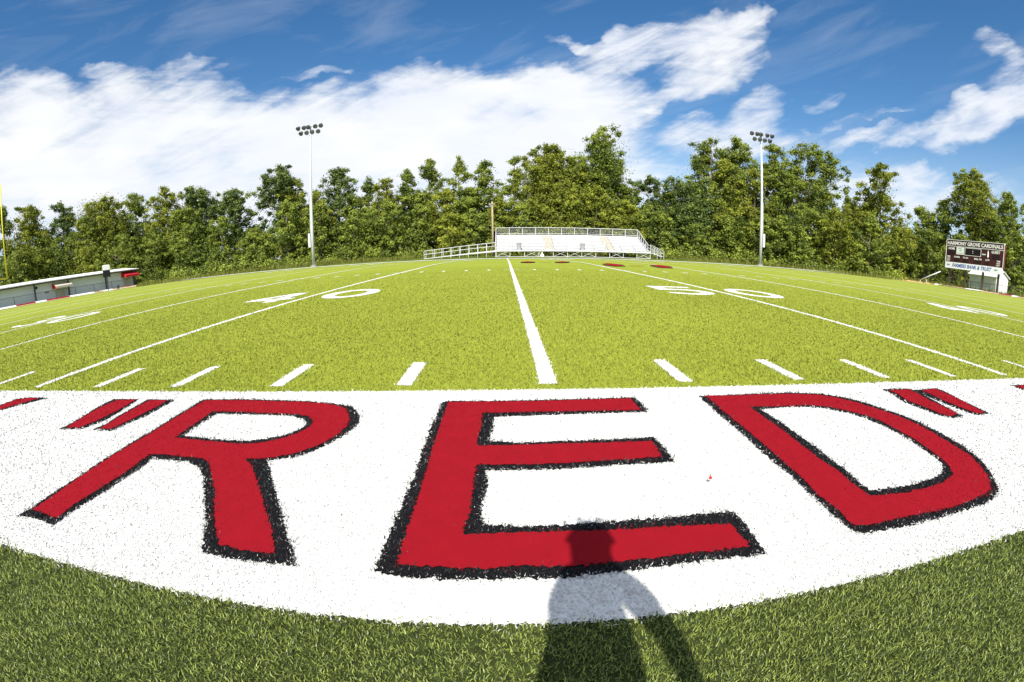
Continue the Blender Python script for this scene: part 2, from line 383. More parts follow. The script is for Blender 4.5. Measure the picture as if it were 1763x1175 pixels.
POLY = {
 'R_red': [[(-2.202,-0.222),(-1.909,-0.216),(-1.623,-0.233),(-1.401,-0.25),(-1.266,-0.284),(-1.169,-0.339),(-1.11,-0.435),(-1.071,-0.531),(-1.058,-0.635),(-1.069,-0.732),(-1.1,-0.824),(-1.145,-0.9),(-1.203,-0.962),(-1.277,-1.009),(-1.352,-1.032),(-1.418,-1.033),(-1.349,-1.097),(-1.259,-1.215),(-1.149,-1.372),(-1.073,-1.48),(-0.992,-1.609),(-0.958,-1.673),(-1.029,-1.68),(-1.095,-1.673),(-1.163,-1.667),(-1.217,-1.6),(-1.304,-1.475),(-1.374,-1.357),(-1.475,-1.226),(-1.573,-1.103),(-1.64,-1.059),(-1.756,-1.058),(-1.872,-1.049),(-1.978,-1.059),(-1.968,-1.185),(-1.966,-1.309),(-1.975,-1.415),(-1.984,-1.515),(-1.99,-1.599),(-1.977,-1.683),(-2.056,-1.678),(-2.11,-1.666),(-2.177,-1.669),(-2.18,-1.541),(-2.191,-1.397),(-2.201,-1.212),(-2.201,-1.001),(-2.194,-0.791),(-2.202,-0.515)],[(-2.0,-0.428),(-1.778,-0.437),(-1.558,-0.447),(-1.392,-0.458),(-1.321,-0.49),(-1.264,-0.568),(-1.257,-0.628),(-1.273,-0.701),(-1.328,-0.787),(-1.405,-0.845),(-1.494,-0.879),(-1.608,-0.877),(-1.748,-0.863),(-1.867,-0.853),(-1.976,-0.844),(-1.987,-0.691),(-1.991,-0.556)]],
 'R_black': [[(-2.238,-0.196),(-1.924,-0.19),(-1.637,-0.204),(-1.411,-0.227),(-1.232,-0.269),(-1.127,-0.313),(-1.063,-0.418),(-1.022,-0.515),(-1.013,-0.634),(-1.037,-0.731),(-1.075,-0.835),(-1.123,-0.928),(-1.181,-0.987),(-1.259,-1.023),(-1.298,-1.042),(-1.212,-1.172),(-1.109,-1.335),(-1.029,-1.459),(-0.969,-1.557),(-0.91,-1.642),(-0.865,-1.719),(-0.93,-1.719),(-1.009,-1.72),(-1.101,-1.72),(-1.197,-1.714),(-1.226,-1.678),(-1.304,-1.534),(-1.405,-1.397),(-1.492,-1.267),(-1.602,-1.14),(-1.701,-1.098),(-1.819,-1.098),(-1.929,-1.099),(-1.916,-1.211),(-1.923,-1.354),(-1.933,-1.456),(-1.943,-1.552),(-1.95,-1.633),(-1.955,-1.731),(-2.014,-1.718),(-2.119,-1.713),(-2.221,-1.726),(-2.202,-1.663),(-2.212,-1.529),(-2.212,-1.379),(-2.223,-1.191),(-2.225,-0.976),(-2.22,-0.761),(-2.231,-0.478)],[(-1.945,-0.463),(-1.763,-0.462),(-1.548,-0.467),(-1.407,-0.483),(-1.334,-0.533),(-1.293,-0.6),(-1.297,-0.674),(-1.356,-0.754),(-1.427,-0.802),(-1.519,-0.836),(-1.632,-0.838),(-1.801,-0.827),(-1.946,-0.806),(-1.958,-0.689),(-1.954,-0.564)]],
 'E_red': [[(-0.586,-0.245),(-0.322,-0.249),(0.029,-0.242),(0.444,-0.227),(0.442,-0.329),(0.445,-0.427),(0.175,-0.425),(-0.101,-0.424),(-0.39,-0.426),(-0.386,-0.617),(-0.399,-0.796),(-0.389,-0.848),(-0.22,-0.843),(0.057,-0.838),(0.246,-0.841),(0.384,-0.841),(0.383,-0.923),(0.375,-1.009),(0.204,-1.018),(0.028,-1.028),(-0.183,-1.036),(-0.383,-1.031),(-0.389,-1.14),(-0.388,-1.284),(-0.39,-1.409),(-0.4,-1.507),(-0.397,-1.52),(-0.222,-1.512),(-0.08,-1.509),(0.062,-1.518),(0.25,-1.518),(0.454,-1.542),(0.455,-1.594),(0.46,-1.67),(0.312,-1.667),(0.132,-1.673),(0.029,-1.677),(-0.107,-1.687),(-0.227,-1.675),(-0.339,-1.69),(-0.441,-1.684),(-0.572,-1.679),(-0.577,-1.49),(-0.574,-1.303),(-0.584,-0.865),(-0.587,-0.557)]],
 'E_black': [[(-0.621,-0.244),(-0.583,-0.219),(-0.322,-0.227),(0.031,-0.219),(0.475,-0.206),(0.478,-0.331),(0.478,-0.453),(0.226,-0.454),(-0.104,-0.465),(-0.328,-0.481),(-0.33,-0.619),(-0.342,-0.786),(-0.219,-0.813),(-0.033,-0.804),(0.158,-0.802),(0.408,-0.794),(0.42,-0.916),(0.42,-1.062),(0.195,-1.057),(0.021,-1.075),(-0.144,-1.079),(-0.348,-1.078),(-0.337,-1.157),(-0.344,-1.284),(-0.354,-1.369),(-0.34,-1.459),(-0.268,-1.47),(-0.169,-1.473),(-0.07,-1.469),(0.101,-1.465),(0.244,-1.464),(0.396,-1.462),(0.5,-1.461),(0.502,-1.515),(0.502,-1.587),(0.498,-1.65),(0.495,-1.711),(0.298,-1.705),(0.142,-1.712),(-0.011,-1.721),(-0.106,-1.733),(-0.228,-1.729),(-0.381,-1.734),(-0.535,-1.734),(-0.631,-1.714),(-0.633,-1.63),(-0.628,-1.506),(-0.625,-1.349),(-0.621,-1.126),(-0.625,-0.953),(-0.629,-0.696),(-0.625,-0.434)]],
 'D_red': [[(0.917,-0.213),(1.101,-0.227),(1.343,-0.219),(1.55,-0.224),(1.743,-0.266),(1.848,-0.345),(1.928,-0.451),(1.999,-0.601),(2.05,-0.727),(2.064,-0.848),(2.063,-1.007),(2.037,-1.174),(2.024,-1.293),(1.959,-1.418),(1.908,-1.492),(1.849,-1.558),(1.781,-1.606),(1.694,-1.636),(1.553,-1.655),(1.406,-1.668),(1.256,-1.662),(1.097,-1.659),(0.946,-1.664),(0.901,-1.652),(0.887,-1.636),(0.897,-1.551),(0.889,-1.434),(0.9,-1.307),(0.901,-1.183),(0.904,-1.045),(0.908,-0.89),(0.91,-0.7),(0.909,-0.465)],[(1.108,-0.429),(1.222,-0.447),(1.374,-0.446),(1.515,-0.45),(1.635,-0.492),(1.726,-0.573),(1.803,-0.668),(1.837,-0.771),(1.838,-0.902),(1.843,-1.022),(1.819,-1.161),(1.795,-1.265),(1.771,-1.35),(1.702,-1.438),(1.581,-1.485),(1.44,-1.503),(1.298,-1.509),(1.202,-1.501),(1.108,-1.485),(1.1,-1.393),(1.111,-1.271),(1.098,-1.141),(1.099,-1.012),(1.108,-0.858),(1.104,-0.668)]],
 'D_black': [[(0.874,-0.209),(1.019,-0.205),(1.359,-0.192),(1.568,-0.197),(1.767,-0.234),(1.901,-0.321),(2.007,-0.46),(2.055,-0.598),(2.103,-0.728),(2.119,-0.847),(2.121,-0.988),(2.111,-1.157),(2.076,-1.28),(2.02,-1.4),(1.945,-1.502),(1.87,-1.584),(1.822,-1.628),(1.721,-1.671),(1.582,-1.697),(1.458,-1.699),(1.326,-1.705),(1.152,-1.71),(1.004,-1.706),(0.915,-1.702),(0.864,-1.688),(0.867,-1.649),(0.859,-1.589),(0.862,-1.472),(0.861,-1.365),(0.869,-1.249),(0.859,-1.137),(0.86,-0.995),(0.866,-0.786),(0.861,-0.568),(0.868,-0.396)],[(1.154,-0.474),(1.25,-0.467),(1.394,-0.458),(1.501,-0.47),(1.615,-0.518),(1.705,-0.598),(1.763,-0.696),(1.79,-0.804),(1.807,-0.917),(1.806,-1.042),(1.784,-1.178),(1.772,-1.271),(1.746,-1.333),(1.683,-1.392),(1.589,-1.43),(1.427,-1.455),(1.3,-1.459),(1.149,-1.45),(1.142,-1.394),(1.159,-1.281),(1.157,-1.152),(1.168,-1.012),(1.165,-0.879),(1.17,-0.662)]],
 'Q1_red': [[(-3.035,-0.245),(-2.85,-0.225),(-2.815,-0.452),(-2.815,-0.637),(-2.858,-0.782),(-2.976,-0.795),(-3.02,-0.594),(-3.05,-0.398)]],
 'Q1_black': [[(-3.099,-0.217),(-2.847,-0.205),(-2.813,-0.276),(-2.771,-0.475),(-2.758,-0.671),(-2.816,-0.8),(-3.022,-0.823),(-3.016,-0.735),(-3.051,-0.567),(-3.101,-0.373)]],
 'Q2_red': [[(-2.702,-0.235),(-2.533,-0.23),(-2.52,-0.35),(-2.531,-0.556),(-2.563,-0.779),(-2.653,-0.778),(-2.679,-0.587),(-2.695,-0.402)]],
 'Q2_black': [[(-2.747,-0.207),(-2.48,-0.205),(-2.47,-0.317),(-2.469,-0.54),(-2.532,-0.8),(-2.715,-0.796),(-2.684,-0.702),(-2.717,-0.55),(-2.73,-0.364)]],
 'Q3_red': [[(2.442,-0.226),(2.673,-0.222),(2.634,-0.427),(2.614,-0.594),(2.615,-0.751),(2.484,-0.786),(2.453,-0.727),(2.429,-0.57),(2.403,-0.444),(2.451,-0.319)]],
 'Q3_black': [[(2.414,-0.191),(2.696,-0.189),(2.721,-0.25),(2.674,-0.488),(2.618,-0.8),(2.463,-0.812),(2.409,-0.746),(2.373,-0.602),(2.345,-0.479),(2.393,-0.335)]],
 'Q4_red': [[(2.784,-0.256),(2.979,-0.233),(2.969,-0.44),(2.936,-0.615),(2.899,-0.782),(2.806,-0.78),(2.78,-0.677),(2.765,-0.507),(2.785,-0.375)]],
 'Q4_black': [[(2.715,-0.235),(3.006,-0.209),(3.03,-0.293),(2.977,-0.51),(2.946,-0.801),(2.765,-0.8),(2.721,-0.669),(2.705,-0.5),(2.707,-0.344)]],
 'S1_red': [[(-4.388,-0.766),(-4.413,-0.562),(-4.378,-0.451),(-4.36,-0.279),(-4.22,-0.233),(-4.062,-0.239),(-4.119,-0.326),(-4.185,-0.439),(-4.243,-0.534),(-4.219,-0.675)]],
 'S1_black': [[(-4.407,-0.817),(-4.47,-0.529),(-4.419,-0.426),(-4.394,-0.257),(-4.253,-0.21),(-3.939,-0.212),(-4.002,-0.27),(-4.066,-0.362),(-4.147,-0.464),(-4.205,-0.557),(-4.161,-0.709)]],
 'S2_red': [[(4.187,-0.255),(4.502,-0.249),(4.467,-0.439),(4.368,-0.652),(4.183,-0.63),(4.201,-0.481)]],
 'S2_black': [[(4.142,-0.221),(4.561,-0.215),(4.539,-0.422),(4.405,-0.684),(4.126,-0.659),(4.136,-0.507)]],
}


def lift(x, y):
    return 0.03*np.clip((y-20)/6.0, 0, 1) + 0.03*np.clip((abs(x)-20)/10.0, 0, 1)
def ragged(lp, amp=0.008, step=0.016):
    out = []
    n = len(lp)
    for i in range(n):
        a = np.array(lp[i]); b = np.array(lp[(i+1) % n]); L = np.hypot(*(b-a)); k = max(1, int(L/step))
        nn = np.array([-(b-a)[1], (b-a)[0]])/max(L, 1e-6)
        for j in range(k):
            out.append(tuple(a + (b-a)*j/k + nn*RNG.normal(0, amp)*(1 if 0 < j else .5)))
    return out
def tess_sheet(polys, dz):
    """flat painted area: outer outline and an optional hole"""
    loops = [[Vector((x, y, 0)) for x, y in lp] for lp in polys]
    tris = tessellate_polygon(loops)
    flat = [p for lp in loops for p in lp]
    mb = MB(); mb.v = [(p.x, p.y, zf(p.x, p.y)+dz+lift(p.x, p.y)) for p in flat]
    mb.f = [tuple(t) for t in tris]
    return mb
def inpoly(poly, x, y):
    c = np.zeros(len(x), bool); n = len(poly)
    for i in range(n):
        x0, y0 = poly[i]; x1, y1 = poly[(i+1) % n]
        if y0 == y1: continue
        k = ((y0 > y) != (y1 > y)) & (x < (x1-x0)*(y-y0)/(y1-y0) + x0)
        c ^= k
    return c
def inshape(polys, x, y):
    c = inpoly(polys[0], x, y)
    for h in polys[1:]: c &= ~inpoly(h, x, y)
    return c

# blades of grass: sampled around the viewpoint, denser where one looks closely, each turned into a bent leaf
def sample_blades():
    P = []
    def ring(r0, r1, D, half, a0=0.0):
        n = int(D*half*2*(r1*r1-r0*r0)/2)
        r = np.sqrt(RNG.uniform(r0*r0, r1*r1, n)); a = RNG.uniform(-half, half, n)
        P.append(np.stack([CAM.x + r*np.sin(a), CAM.y + r*np.cos(a)], 1))
    e = 0.45
    while e < 26:
        r1 = min(26, e*1.12)
        rm = (e+r1)/2
        D = 45000*min(1.0, (1.35/rm)**1.85)
        ring(e, r1, D, R(180) if rm < 1.6 else (R(112) if rm < 9 else R(68)))
        e = r1
    return np.concatenate(P)
BL = sample_blades()
BLr = np.hypot(BL[:,0]-CAM.x, BL[:,1]-CAM.y)
keep = (BL[:,1] < 47)
BL, BLr = BL[keep], BLr[keep]
print('blades', len(BL))
# soft irregular edge to the paint
jit = 0.011
JX = BL[:,0] + RNG.normal(0, jit, len(BL)); JY = BL[:,1] + RNG.normal(0, jit, len(BL))
REG = np.zeros(len(BL), int)   # 0 = unpainted

def blade_arrays(idx, hscale=1.0, wscale=1.0, lean=0.55, tintc=0.5, tints=0.25):
    x, y, r = BL[idx,0], BL[idx,1], BLr[idx]
    n = len(idx)
    fade = np.clip(1-(r-8)/18.0, 0.12, 1.0)
    h = hscale*RNG.uniform(0.006, 0.0145, n)*fade*np.clip(0.75+0.18*r, 0.9, 1.5)
    w = wscale*0.0012*np.maximum(1.0, r/1.35)**0.93*RNG.uniform(0.7, 1.3, n)
    th = RNG.uniform(0, 2*np.pi, n); ld = RNG.uniform(0, 2*np.pi, n)
    ln = h*np.abs(RNG.normal(0, lean, n)) + 0.25*h
    dx, dy = np.cos(ld)*ln, np.sin(ld)*ln
    wx, wy = np.cos(th)*w, np.sin(th)*w
    z = zg(x, y)
    V = np.empty((n, 5, 3), np.float32)
    V[:,0] = np.stack([x-wx, y-wy, z], 1); V[:,1] = np.stack([x+wx, y+wy, z], 1)
    mx_, my_, mz = x+dx*0.35, y+dy*0.35, z+h*0.62
    V[:,2] = np.stack([mx_+wx*0.85, my_+wy*0.85, mz], 1); V[:,3] = np.stack([mx_-wx*0.85, my_-wy*0.85, mz], 1)
    V[:,4] = np.stack([x+dx, y+dy, z+h*np.clip(1.0-0.25*np.abs(ln/h-0.5), 0.55, 1)], 1)
    low = np.sin(x*1.9+2*np.sin(y*.9))*np.sin(y*1.3+1.5*np.sin(x*.7)) + .6*np.sin(x*.43+y*.31)
    t = np.clip(RNG.normal(tintc, tints, n)*(1-.35*np.clip((r-2)/4, 0, 1)) + tintc*.35*np.clip((r-2)/4, 0, 1) + .07*low, 0, 1).astype(np.float32)
    return V, t
def blade_object(name, idx, m, base=None, basemat=None, **kw):
    """one mesh: the painted sheet (base) plus the blades standing in it"""
    bv = np.array(base.v, np.float32).reshape(-1, 3) if base else np.zeros((0,3), np.float32)
    bf = base.f if base else []
    V, t = blade_arrays(idx, **kw)
    n = len(idx); nb = len(bv)
    verts = np.concatenate([bv, V.reshape(-1, 3)])
    me = bpy.data.meshes.new(name)
    me.vertices.add(len(verts)); me.vertices.foreach_set('co', verts.ravel())
    bl = [len(f) for f in bf]
    loops_b = np.array([i for f in bf for i in f], np.int32)
    o5 = (nb + 5*np.arange(n, dtype=np.int32))[:,None]
    loops_g = (o5 + np.array([0,1,2,3,3,2,4], np.int32)[None]).ravel()
    tot = np.concatenate([np.array(bl, np.int32), np.tile(np.array([4,3], np.int32), n)]).astype(np.int32)
    loops = np.concatenate([loops_b, loops_g]).astype(np.int32)
    me.loops.add(len(loops)); me.loops.foreach_set('vertex_index', loops)
    me.polygons.add(len(tot))
    st = np.concatenate([[0], np.cumsum(tot)[:-1]]).astype(np.int32)
    me.polygons.foreach_set('loop_start', st)
    try: me.polygons.foreach_set('loop_total', tot)
    except Exception: pass
    mi = np.concatenate([np.zeros(len(bl), np.int32), np.full(2*n, 1 if basemat else 0, np.int32)]).astype(np.int32)
    if basemat: me.materials.append(basemat)
    me.materials.append(m)
    me.polygons.foreach_set('material_index', mi)
    at = me.attributes.new('tint', 'FLOAT', 'POINT')
    at.data.foreach_set('value', np.concatenate([np.full(nb, 0.5, np.float32), np.repeat(t, 5)]).astype(np.float32))
    me.update(calc_edges=True); me.validate()
    ob = bpy.data.objects.new(name, me); COL.objects.link(ob)
    return ob

GRASS = leafmat('grass_blade', (0.180, 0.22, 0.026), (0.370, 0.415, 0.052), 0.25, 0.6, 0.15, 0.6)
W_BL = leafmat('white_painted_blade', (0.60, 0.595, 0.57), (0.76, 0.755, 0.73), 0.18, 0.8, 0.05, 0.5)
R_BL = leafmat('red_painted_blade', (0.225, 0.005, 0.011), (0.265, 0.006, 0.014), 0.15, 0.8, 0.05, 0.5)
K_BL = leafmat('black_painted_blade', (0.006, 0.006, 0.007), (0.030, 0.031, 0.034), 0.03, 0.45, 0.4)
RED = mat('red_paint', (0.24, 0.006, 0.012), 0.8, spec=0.05, noise_amt=0.05, noise_scale=12)
BLACK = mat('black_paint', (0.006, 0.006, 0.007), 0.8, spec=0.1, noise_amt=0.3, noise_scale=60)

painted = []      # (callback mask, builder)
def paint(mask): 
    idx = np.nonzero(mask & (REG == 0))[0]; REG[idx] = 1; return idx

# letters first, then the band, then lines and numbers; every one its own object
def bbox_mask(poly, pad=0.05):
    a = np.array(poly); lo, hi = a.min(0)-pad, a.max(0)+pad
    return (BL[:,0] > lo[0]) & (BL[:,0] < hi[0]) & (BL[:,1] > lo[1]) & (BL[:,1] < hi[1])
def shape_mask(polys):
    m = np.zeros(len(BL), bool); k = np.nonzero(bbox_mask(polys[0]))[0]
    m[k] = inshape(polys, JX[k], JY[k]); return m
def letter(keys, name, label, cat, group=None):
    c = np.array([q for k in keys for q in POLY[k+'_black'][0]]).mean(0)
    root = empty(name, label, cat, (float(c[0]), float(c[1]), 0.0), 0, group)
    for k in keys:
        ri = paint(shape_mask(POLY[k+'_red']) & (RNG.uniform(0, 1, len(BL)) > .003))
        a = blade_object('red_fill', ri, R_BL, tess_sheet([ragged(l, .0035, .008) for l in POLY[k+'_red']], 0.0085), RED, hscale=0.85, wscale=1.3, lean=0.8, tints=0.22)
        bi = paint(shape_mask(POLY[k+'_black']))
        b = blade_object('black_outline', bi, K_BL, tess_sheet([ragged(l, .0045, .008) for l in POLY[k+'_black']], 0.0055), BLACK, tints=0.3, tintc=0.35, hscale=1.15 if len(k) == 1 else .75, lean=.75)
        for o_ in (a, b):
            o_.parent = root; o_.matrix_parent_inverse = Matrix.Translation((-c[0], -c[1], 0))
    return root
letter(['R'], 'painted_letter', 'red letter R with black outline painted on the white sideline band', 'painted letter', 'letters of the painted word')
letter(['E'], 'painted_letter', 'red letter E with black outline, the shadow of a head falling on its bottom bar', 'painted letter', 'letters of the painted word')
letter(['D'], 'painted_letter', 'red letter D with black outline painted on the white sideline band', 'painted letter', 'letters of the painted word')
letter(['Q1', 'Q2'], 'painted_quotation_mark', 'pair of red opening quotation strokes painted before the letter R', 'painted mark')
letter(['Q3', 'Q4'], 'painted_quotation_mark', 'pair of red closing quotation strokes painted after the letter D', 'painted mark')
letter(['S1'], 'painted_letter', 'red painted stroke cut off by the left edge of the picture', 'painted letter')
letter(['S2'], 'painted_letter', 'red painted stroke cut off by the right edge of the picture', 'painted letter')

def rects(rs, dz, step=1.5):
    mb = MB()
    for (x0, x1, y0, y1) in rs:
        ny = max(1, int(round((y1-y0)/step))); nx_ = max(1, int(round((x1-x0)/8.0)))
        xs = np.linspace(x0, x1, nx_+1); ys = np.linspace(y0, y1, ny+1)
        X, Y = np.meshgrid(xs, ys); Z = zg(X, Y)+dz+lift(X, Y); n = nx_+1
        mb.add(np.stack([X.ravel(), Y.ravel(), Z.ravel()], 1), [(j*n+i, j*n+i+1, (j+1)*n+i+1, (j+1)*n+i) for j in range(ny) for i in range(nx_)])
    return mb
def rmask(rs):
    m = np.zeros(len(BL), bool)
    for (x0, x1, y0, y1) in rs: m |= (JX > x0) & (JX < x1) & (JY > y0) & (JY < y1)
    return m
def painted_rects(name, rs, dz=0.006, m=WHITE, bm_=W_BL, hs=0.75):
    idx = paint(rmask(rs))
    return struct(blade_object(name, idx, bm_, rects(rs, dz), m, hscale=hs, wscale=1.2, lean=0.8))
rs_ = [(END_L-1.9, -9, BAND, -0.02), (9, END_R+1.9, BAND, -0.02)]
pl_ = ragged([(-9, -0.02), (-9, BAND), (9, BAND), (9, -0.02)], .004, .008)
bm0 = tess_sheet([pl_], 0.0025); b2 = rects(rs_, 0.0025); bm0.add(b2.v, b2.f)
struct(blade_object('sideline_band', paint(rmask([(END_L-1.9, END_R+1.9, BAND, -0.02)])), W_BL, bm0, WHITE, hscale=0.85, wscale=1.25, lean=0.8, tintc=0.62, tints=0.24))
painted_rects('far_sideline_band', [(END_L-1.9, END_R+1.9, FW+0.02, FW+1.85)])
painted_rects('end_line_band', [(END_L-1.9, END_L, 0.0, FW)])
painted_rects('end_line_band', [(END_R, END_R+1.9, 0.0, FW)])
LW = 0.051
for n in range(-45, 60, 5):
    x = n*YD; w = 0.055
    if n in (-45, 55): w = 0.10
    near = 22.0
    dz = 0.009
    painted_rects('yard_line', [(x-w, x+w, 0.10, FW-0.10)], 0.004)
def ticks(y0, y1, name):
    rs = [(n*YD-LW, n*YD+LW, y0, y1) for n in range(-45, 56) if n % 5]
    painted_rects(name, rs, 0.004)
ticks(0.10, 0.71, 'near_sideline_ticks')
ticks(FW-0.71, FW-0.10, 'far_sideline_ticks')
ticks(16.0, 16.61, 'near_hash_marks')
ticks(FW-16.61, FW-16.0, 'far_hash_marks')
for yy, nm in ((16.26, 'near_hash_crossbars'), (FW-16.26, 'far_hash_crossbars')):
    painted_rects(nm, [(n*YD-0.31, n*YD+0.31, yy-0.05, yy+0.05) for n in range(-40, 55, 5)], 0.014)

# yard numbers, six feet high and four feet wide
def ell(cx, cy, rx, ry, n=24, a0=0, a1=360): return [(cx+rx*math.cos(R(a)), cy+ry*math.sin(R(a))) for a in np.linspace(a0, a1, n, endpoint=(a1-a0) < 360)]
def digit(d):
    """outline in a 1.22 x 1.98 box, origin bottom left"""
    W_, H_ = 1.22, 1.98
    if d == '0': return [ell(.61, .99, .61, .99), ell(.61, .99, .33, .66)[::-1]]
    if d == '4': return [[(.70,0),(1.0,0),(1.0,.42),(1.22,.42),(1.22,.74),(1.0,.74),(1.0,1.98),(.66,1.98),(0,.78),(0,.42),(.70,.42)], [(.70,.74),(.33,.74),(.70,1.44)]]
    if d == '5': return [[(.05,1.98),(1.12,1.98),(1.12,1.66),(.36,1.66),(.34,1.28)] + ell(.58,.64,.64,.64,16,100,-140) + [(.05,.20),(.12,.46)] + ell(.58,.64,.34,.34,14,-130,125) + [(.28,.94),(.05,.94)]]
    if d == '3': return [[(.05,1.60)] + ell(.60,1.46,.58,.52,12,165,-55) + ell(.60,.56,.62,.56,14,55,-165) + [(.30,.48)] + ell(.60,.58,.30,.27,9,-150,75) + [(.50,.86),(.50,1.14)] + ell(.60,1.42,.28,.25,9,-80,160)]
    if d == '2': return [[(0,0),(1.22,0),(1.22,.32),(.55,.32)] + ell(.60,1.38,.62,.60,14,-30,170) + [(.30,1.40)] + ell(.60,1.40,.30,.30,8,160,-20) + [(0,.34)]]
    if d == '1': return [[(.42,0),(.78,0),(.78,1.98),(.50,1.98),(.20,1.62),(.20,1.40),(.42,1.54)]]
def number(pair, n, label, far=False):
    xc = n*YD
    base = 6.30; parts = []
    root = empty('painted_number', label, 'painted number', (xc, (FW-base) if far else base, zf(xc, FW-base if far else base)), 0, 'yard numbers painted on the field')
    loc = root.location.copy()
    for d, x0 in ((pair[0], -0.32-1.22), (pair[1], 0.32)):
        lp = digit(d)
        if far: lp = [[(xc-(x0+px), FW-(base+py)) for px, py in l] for l in lp]
        else: lp = [[(xc+x0+px, base+py) for px, py in l] for l in lp]
        idx = paint(shape_mask(lp))
        ob = blade_object('digit', idx, W_BL, tess_sheet(lp, 0.0045), WHITE, hscale=0.9, wscale=1.15)
        ob.parent = root; ob.matrix_parent_inverse = Matrix.Translation(-loc)
    return root
SIDE = {False: 'near', True: 'far'}
for far in (False, True):
    for n, pr in ((-35,'10'),(-25,'20'),(-15,'30'),(-5,'40'),(5,'50'),(15,'40'),(25,'30'),(35,'20'),(45,'10')):
        if far and abs(n-5) > 30: continue
        side = 'centre' if n == 5 else ('left' if n < 5 else 'right')
        lab = ('white painted yard number %s on the %s half, ' % (pr, side) if n != 5 else 'white painted yard number 50, ') + ('upside down near the far sideline' if far else 'upright near the camera side')
        number(pr, n, lab, far)
# midfield emblem: four red fields with dark edges round the fifty yard line
em = empty('midfield_emblem', 'faded red and dark emblem painted at midfield on the fifty yard line', 'emblem', (5*YD, FW/2, zf(5*YD, FW/2)))
def empart(name, polys, m, dz):
    ob = tess_sheet(polys, dz).obj(name, m); ob.parent = em; ob.matrix_parent_inverse = Matrix.Translation(-em.location)
DKG = mat('dark_green_paint', (0.04, 0.06, 0.02), 0.8)
for lp in ([(0.86,28.43),(1.27,29.81),(1.59,28.57),(1.48,26.7),(1.09,26.14),(0.83,26.69)], [(3.12,28.46),(3.66,29.71),(3.89,28.77),(3.68,27.13),(3.24,26.29),(2.97,26.73)],
           [(5.46,24.38),(6.0,26.0),(6.26,23.92),(5.9,21.45),(5.36,21.0),(5.2,22.21)], [(8.53,25.13),(9.11,25.18),(9.13,23.62),(8.45,21.06),(7.84,20.92),(8.02,22.74)]):
    c_ = np.array(lp).mean(0)
    empart('red_patch', [lp[::-1]], RED, 0.022)
    empart('dark_edge', [[tuple(c_ + (np.array(q)-c_)*np.array([1.35, 1.12])) for q in lp[::-1]]], DKG, 0.013)
def bar(x0, y0, x1, y1, w):
    d = Vector((x1-x0, y1-y0)).normalized(); nn = Vector((-d.y, d.x))*w/2
    return [(x0+nn.x, y0+nn.y), (x0-nn.x, y0-nn.y), (x1-nn.x, y1-nn.y), (x1+nn.x, y1+nn.y)]
OCHRE = mat('ochre_paint', (0.26, 0.13, 0.02), 0.8)
empart('ochre_stroke', [bar(1.8, 27.0, 2.7, 27.0, .5)], OCHRE, 0.010); empart('ochre_stroke', [bar(6.5, 22.6, 7.4, 22.7, .45)], OCHRE, 0.010)

# everything unpainted
un = np.nonzero(REG == 0)[0]
stuff(blade_object('grass', un[BL[un,1] > -0.5], GRASS, tintc=0.55, tints=0.28), 'short bright green turf grass covering the field round the painted lines', 'grass')
GRASS_SHADED = leafmat('shaded_sideline_blade', (0.050, 0.080, 0.022), (0.365, 0.435, 0.085), 0.28, 0.42, 0.4, 0.25)  # same turf, with the shade down among the blades put into a darker colour
stuff(blade_object('shaded_sideline_grass', un[BL[un,1] <= -0.5], GRASS_SHADED, tintc=0.45, tints=0.33, lean=0.75), 'turf grass outside the white sideline band, shade painted in as darker green', 'grass')

# low earth bank at both ends of the field, faced with white and red painted edging
DIRT = mat('dirt', (0.40, 0.25, 0.13), 0.9, spec=0.05, noise_amt=0.35, noise_scale=0.6)
def bank(pts, h, m, name='dirt_bank', off=0.0, z0=-.05):
    mb = MB(); P_ = []
    for i, p in enumerate(pts):
        p = Vector(p); d = (Vector(pts[min(i+1, len(pts)-1)]) - Vector(pts[max(i-1, 0)])).normalized(); nn = Vector((-d.y, d.x))
        if nn.dot(Vector((4, 24)) - p) < 0: nn = -nn
        P_.append((p, nn))
    v = []
    for p, nn in P_:
        for k, (o_, z_) in enumerate(((.5+off, z0), (.12+off, h), (-.9, h), (-1.4, z0))):
            q = p + nn*o_; v.append((q.x, q.y, zf(q.x, q.y)+z_))
    f = [(4*i+k, 4*i+k+1, 4*i+k+5, 4*i+k+4) for i in range(len(pts)-1) for k in range(3)] + [(0,1,2,3), (4*len(pts)-1, 4*len(pts)-2, 4*len(pts)-3, 4*len(pts)-4)]
    mb.add(v, f); return struct(mb.obj(name, m))
LPATH = [(-59.8, 20.0), (-56.8, 34.0), (-53.1, 50.2), (-46.5, 52.8)]
RPATH = [(51.0, 52.6), (60.0, 45.4), (63.2, 33.6), (64.4, 22.0)]
def along(path, a, b, n=6):
    P = [Vector(p) for p in path]; L = [0]
    for i in range(len(P)-1): L.append(L[-1]+(P[i+1]-P[i]).length)
    out = []
    for s_ in np.linspace(a*L[-1], b*L[-1], n):
        i = max(0, min(len(P)-2, int(np.searchsorted(L, s_)-1))); out.append(tuple(P[i].lerp(P[i+1], (s_-L[i])/(L[i+1]-L[i]))))
    return out
bank(along(LPATH, 0, 1, 30), .16, DIRT); bank(along(RPATH, 0, 1, 30), .13, DIRT)
for a, b, m in ((.30,.36,WHITE),(.36,.43,RED),(.43,.47,WHITE),(.47,.56,RED),(.56,.66,WHITE),(.70,.74,WHITE),(.80,.82,RED)): bank(along(LPATH, a, b, 5), .19, m, 'painted_edging', .03)
for a, b, m in ((.10,.14,WHITE),(.30,.33,WHITE),(.44,.50,WHITE),(.58,.63,RED),(.63,.65,WHITE),(.70,.76,RED)): bank(along(RPATH, a, b, 5), .16, m, 'painted_edging', .03)

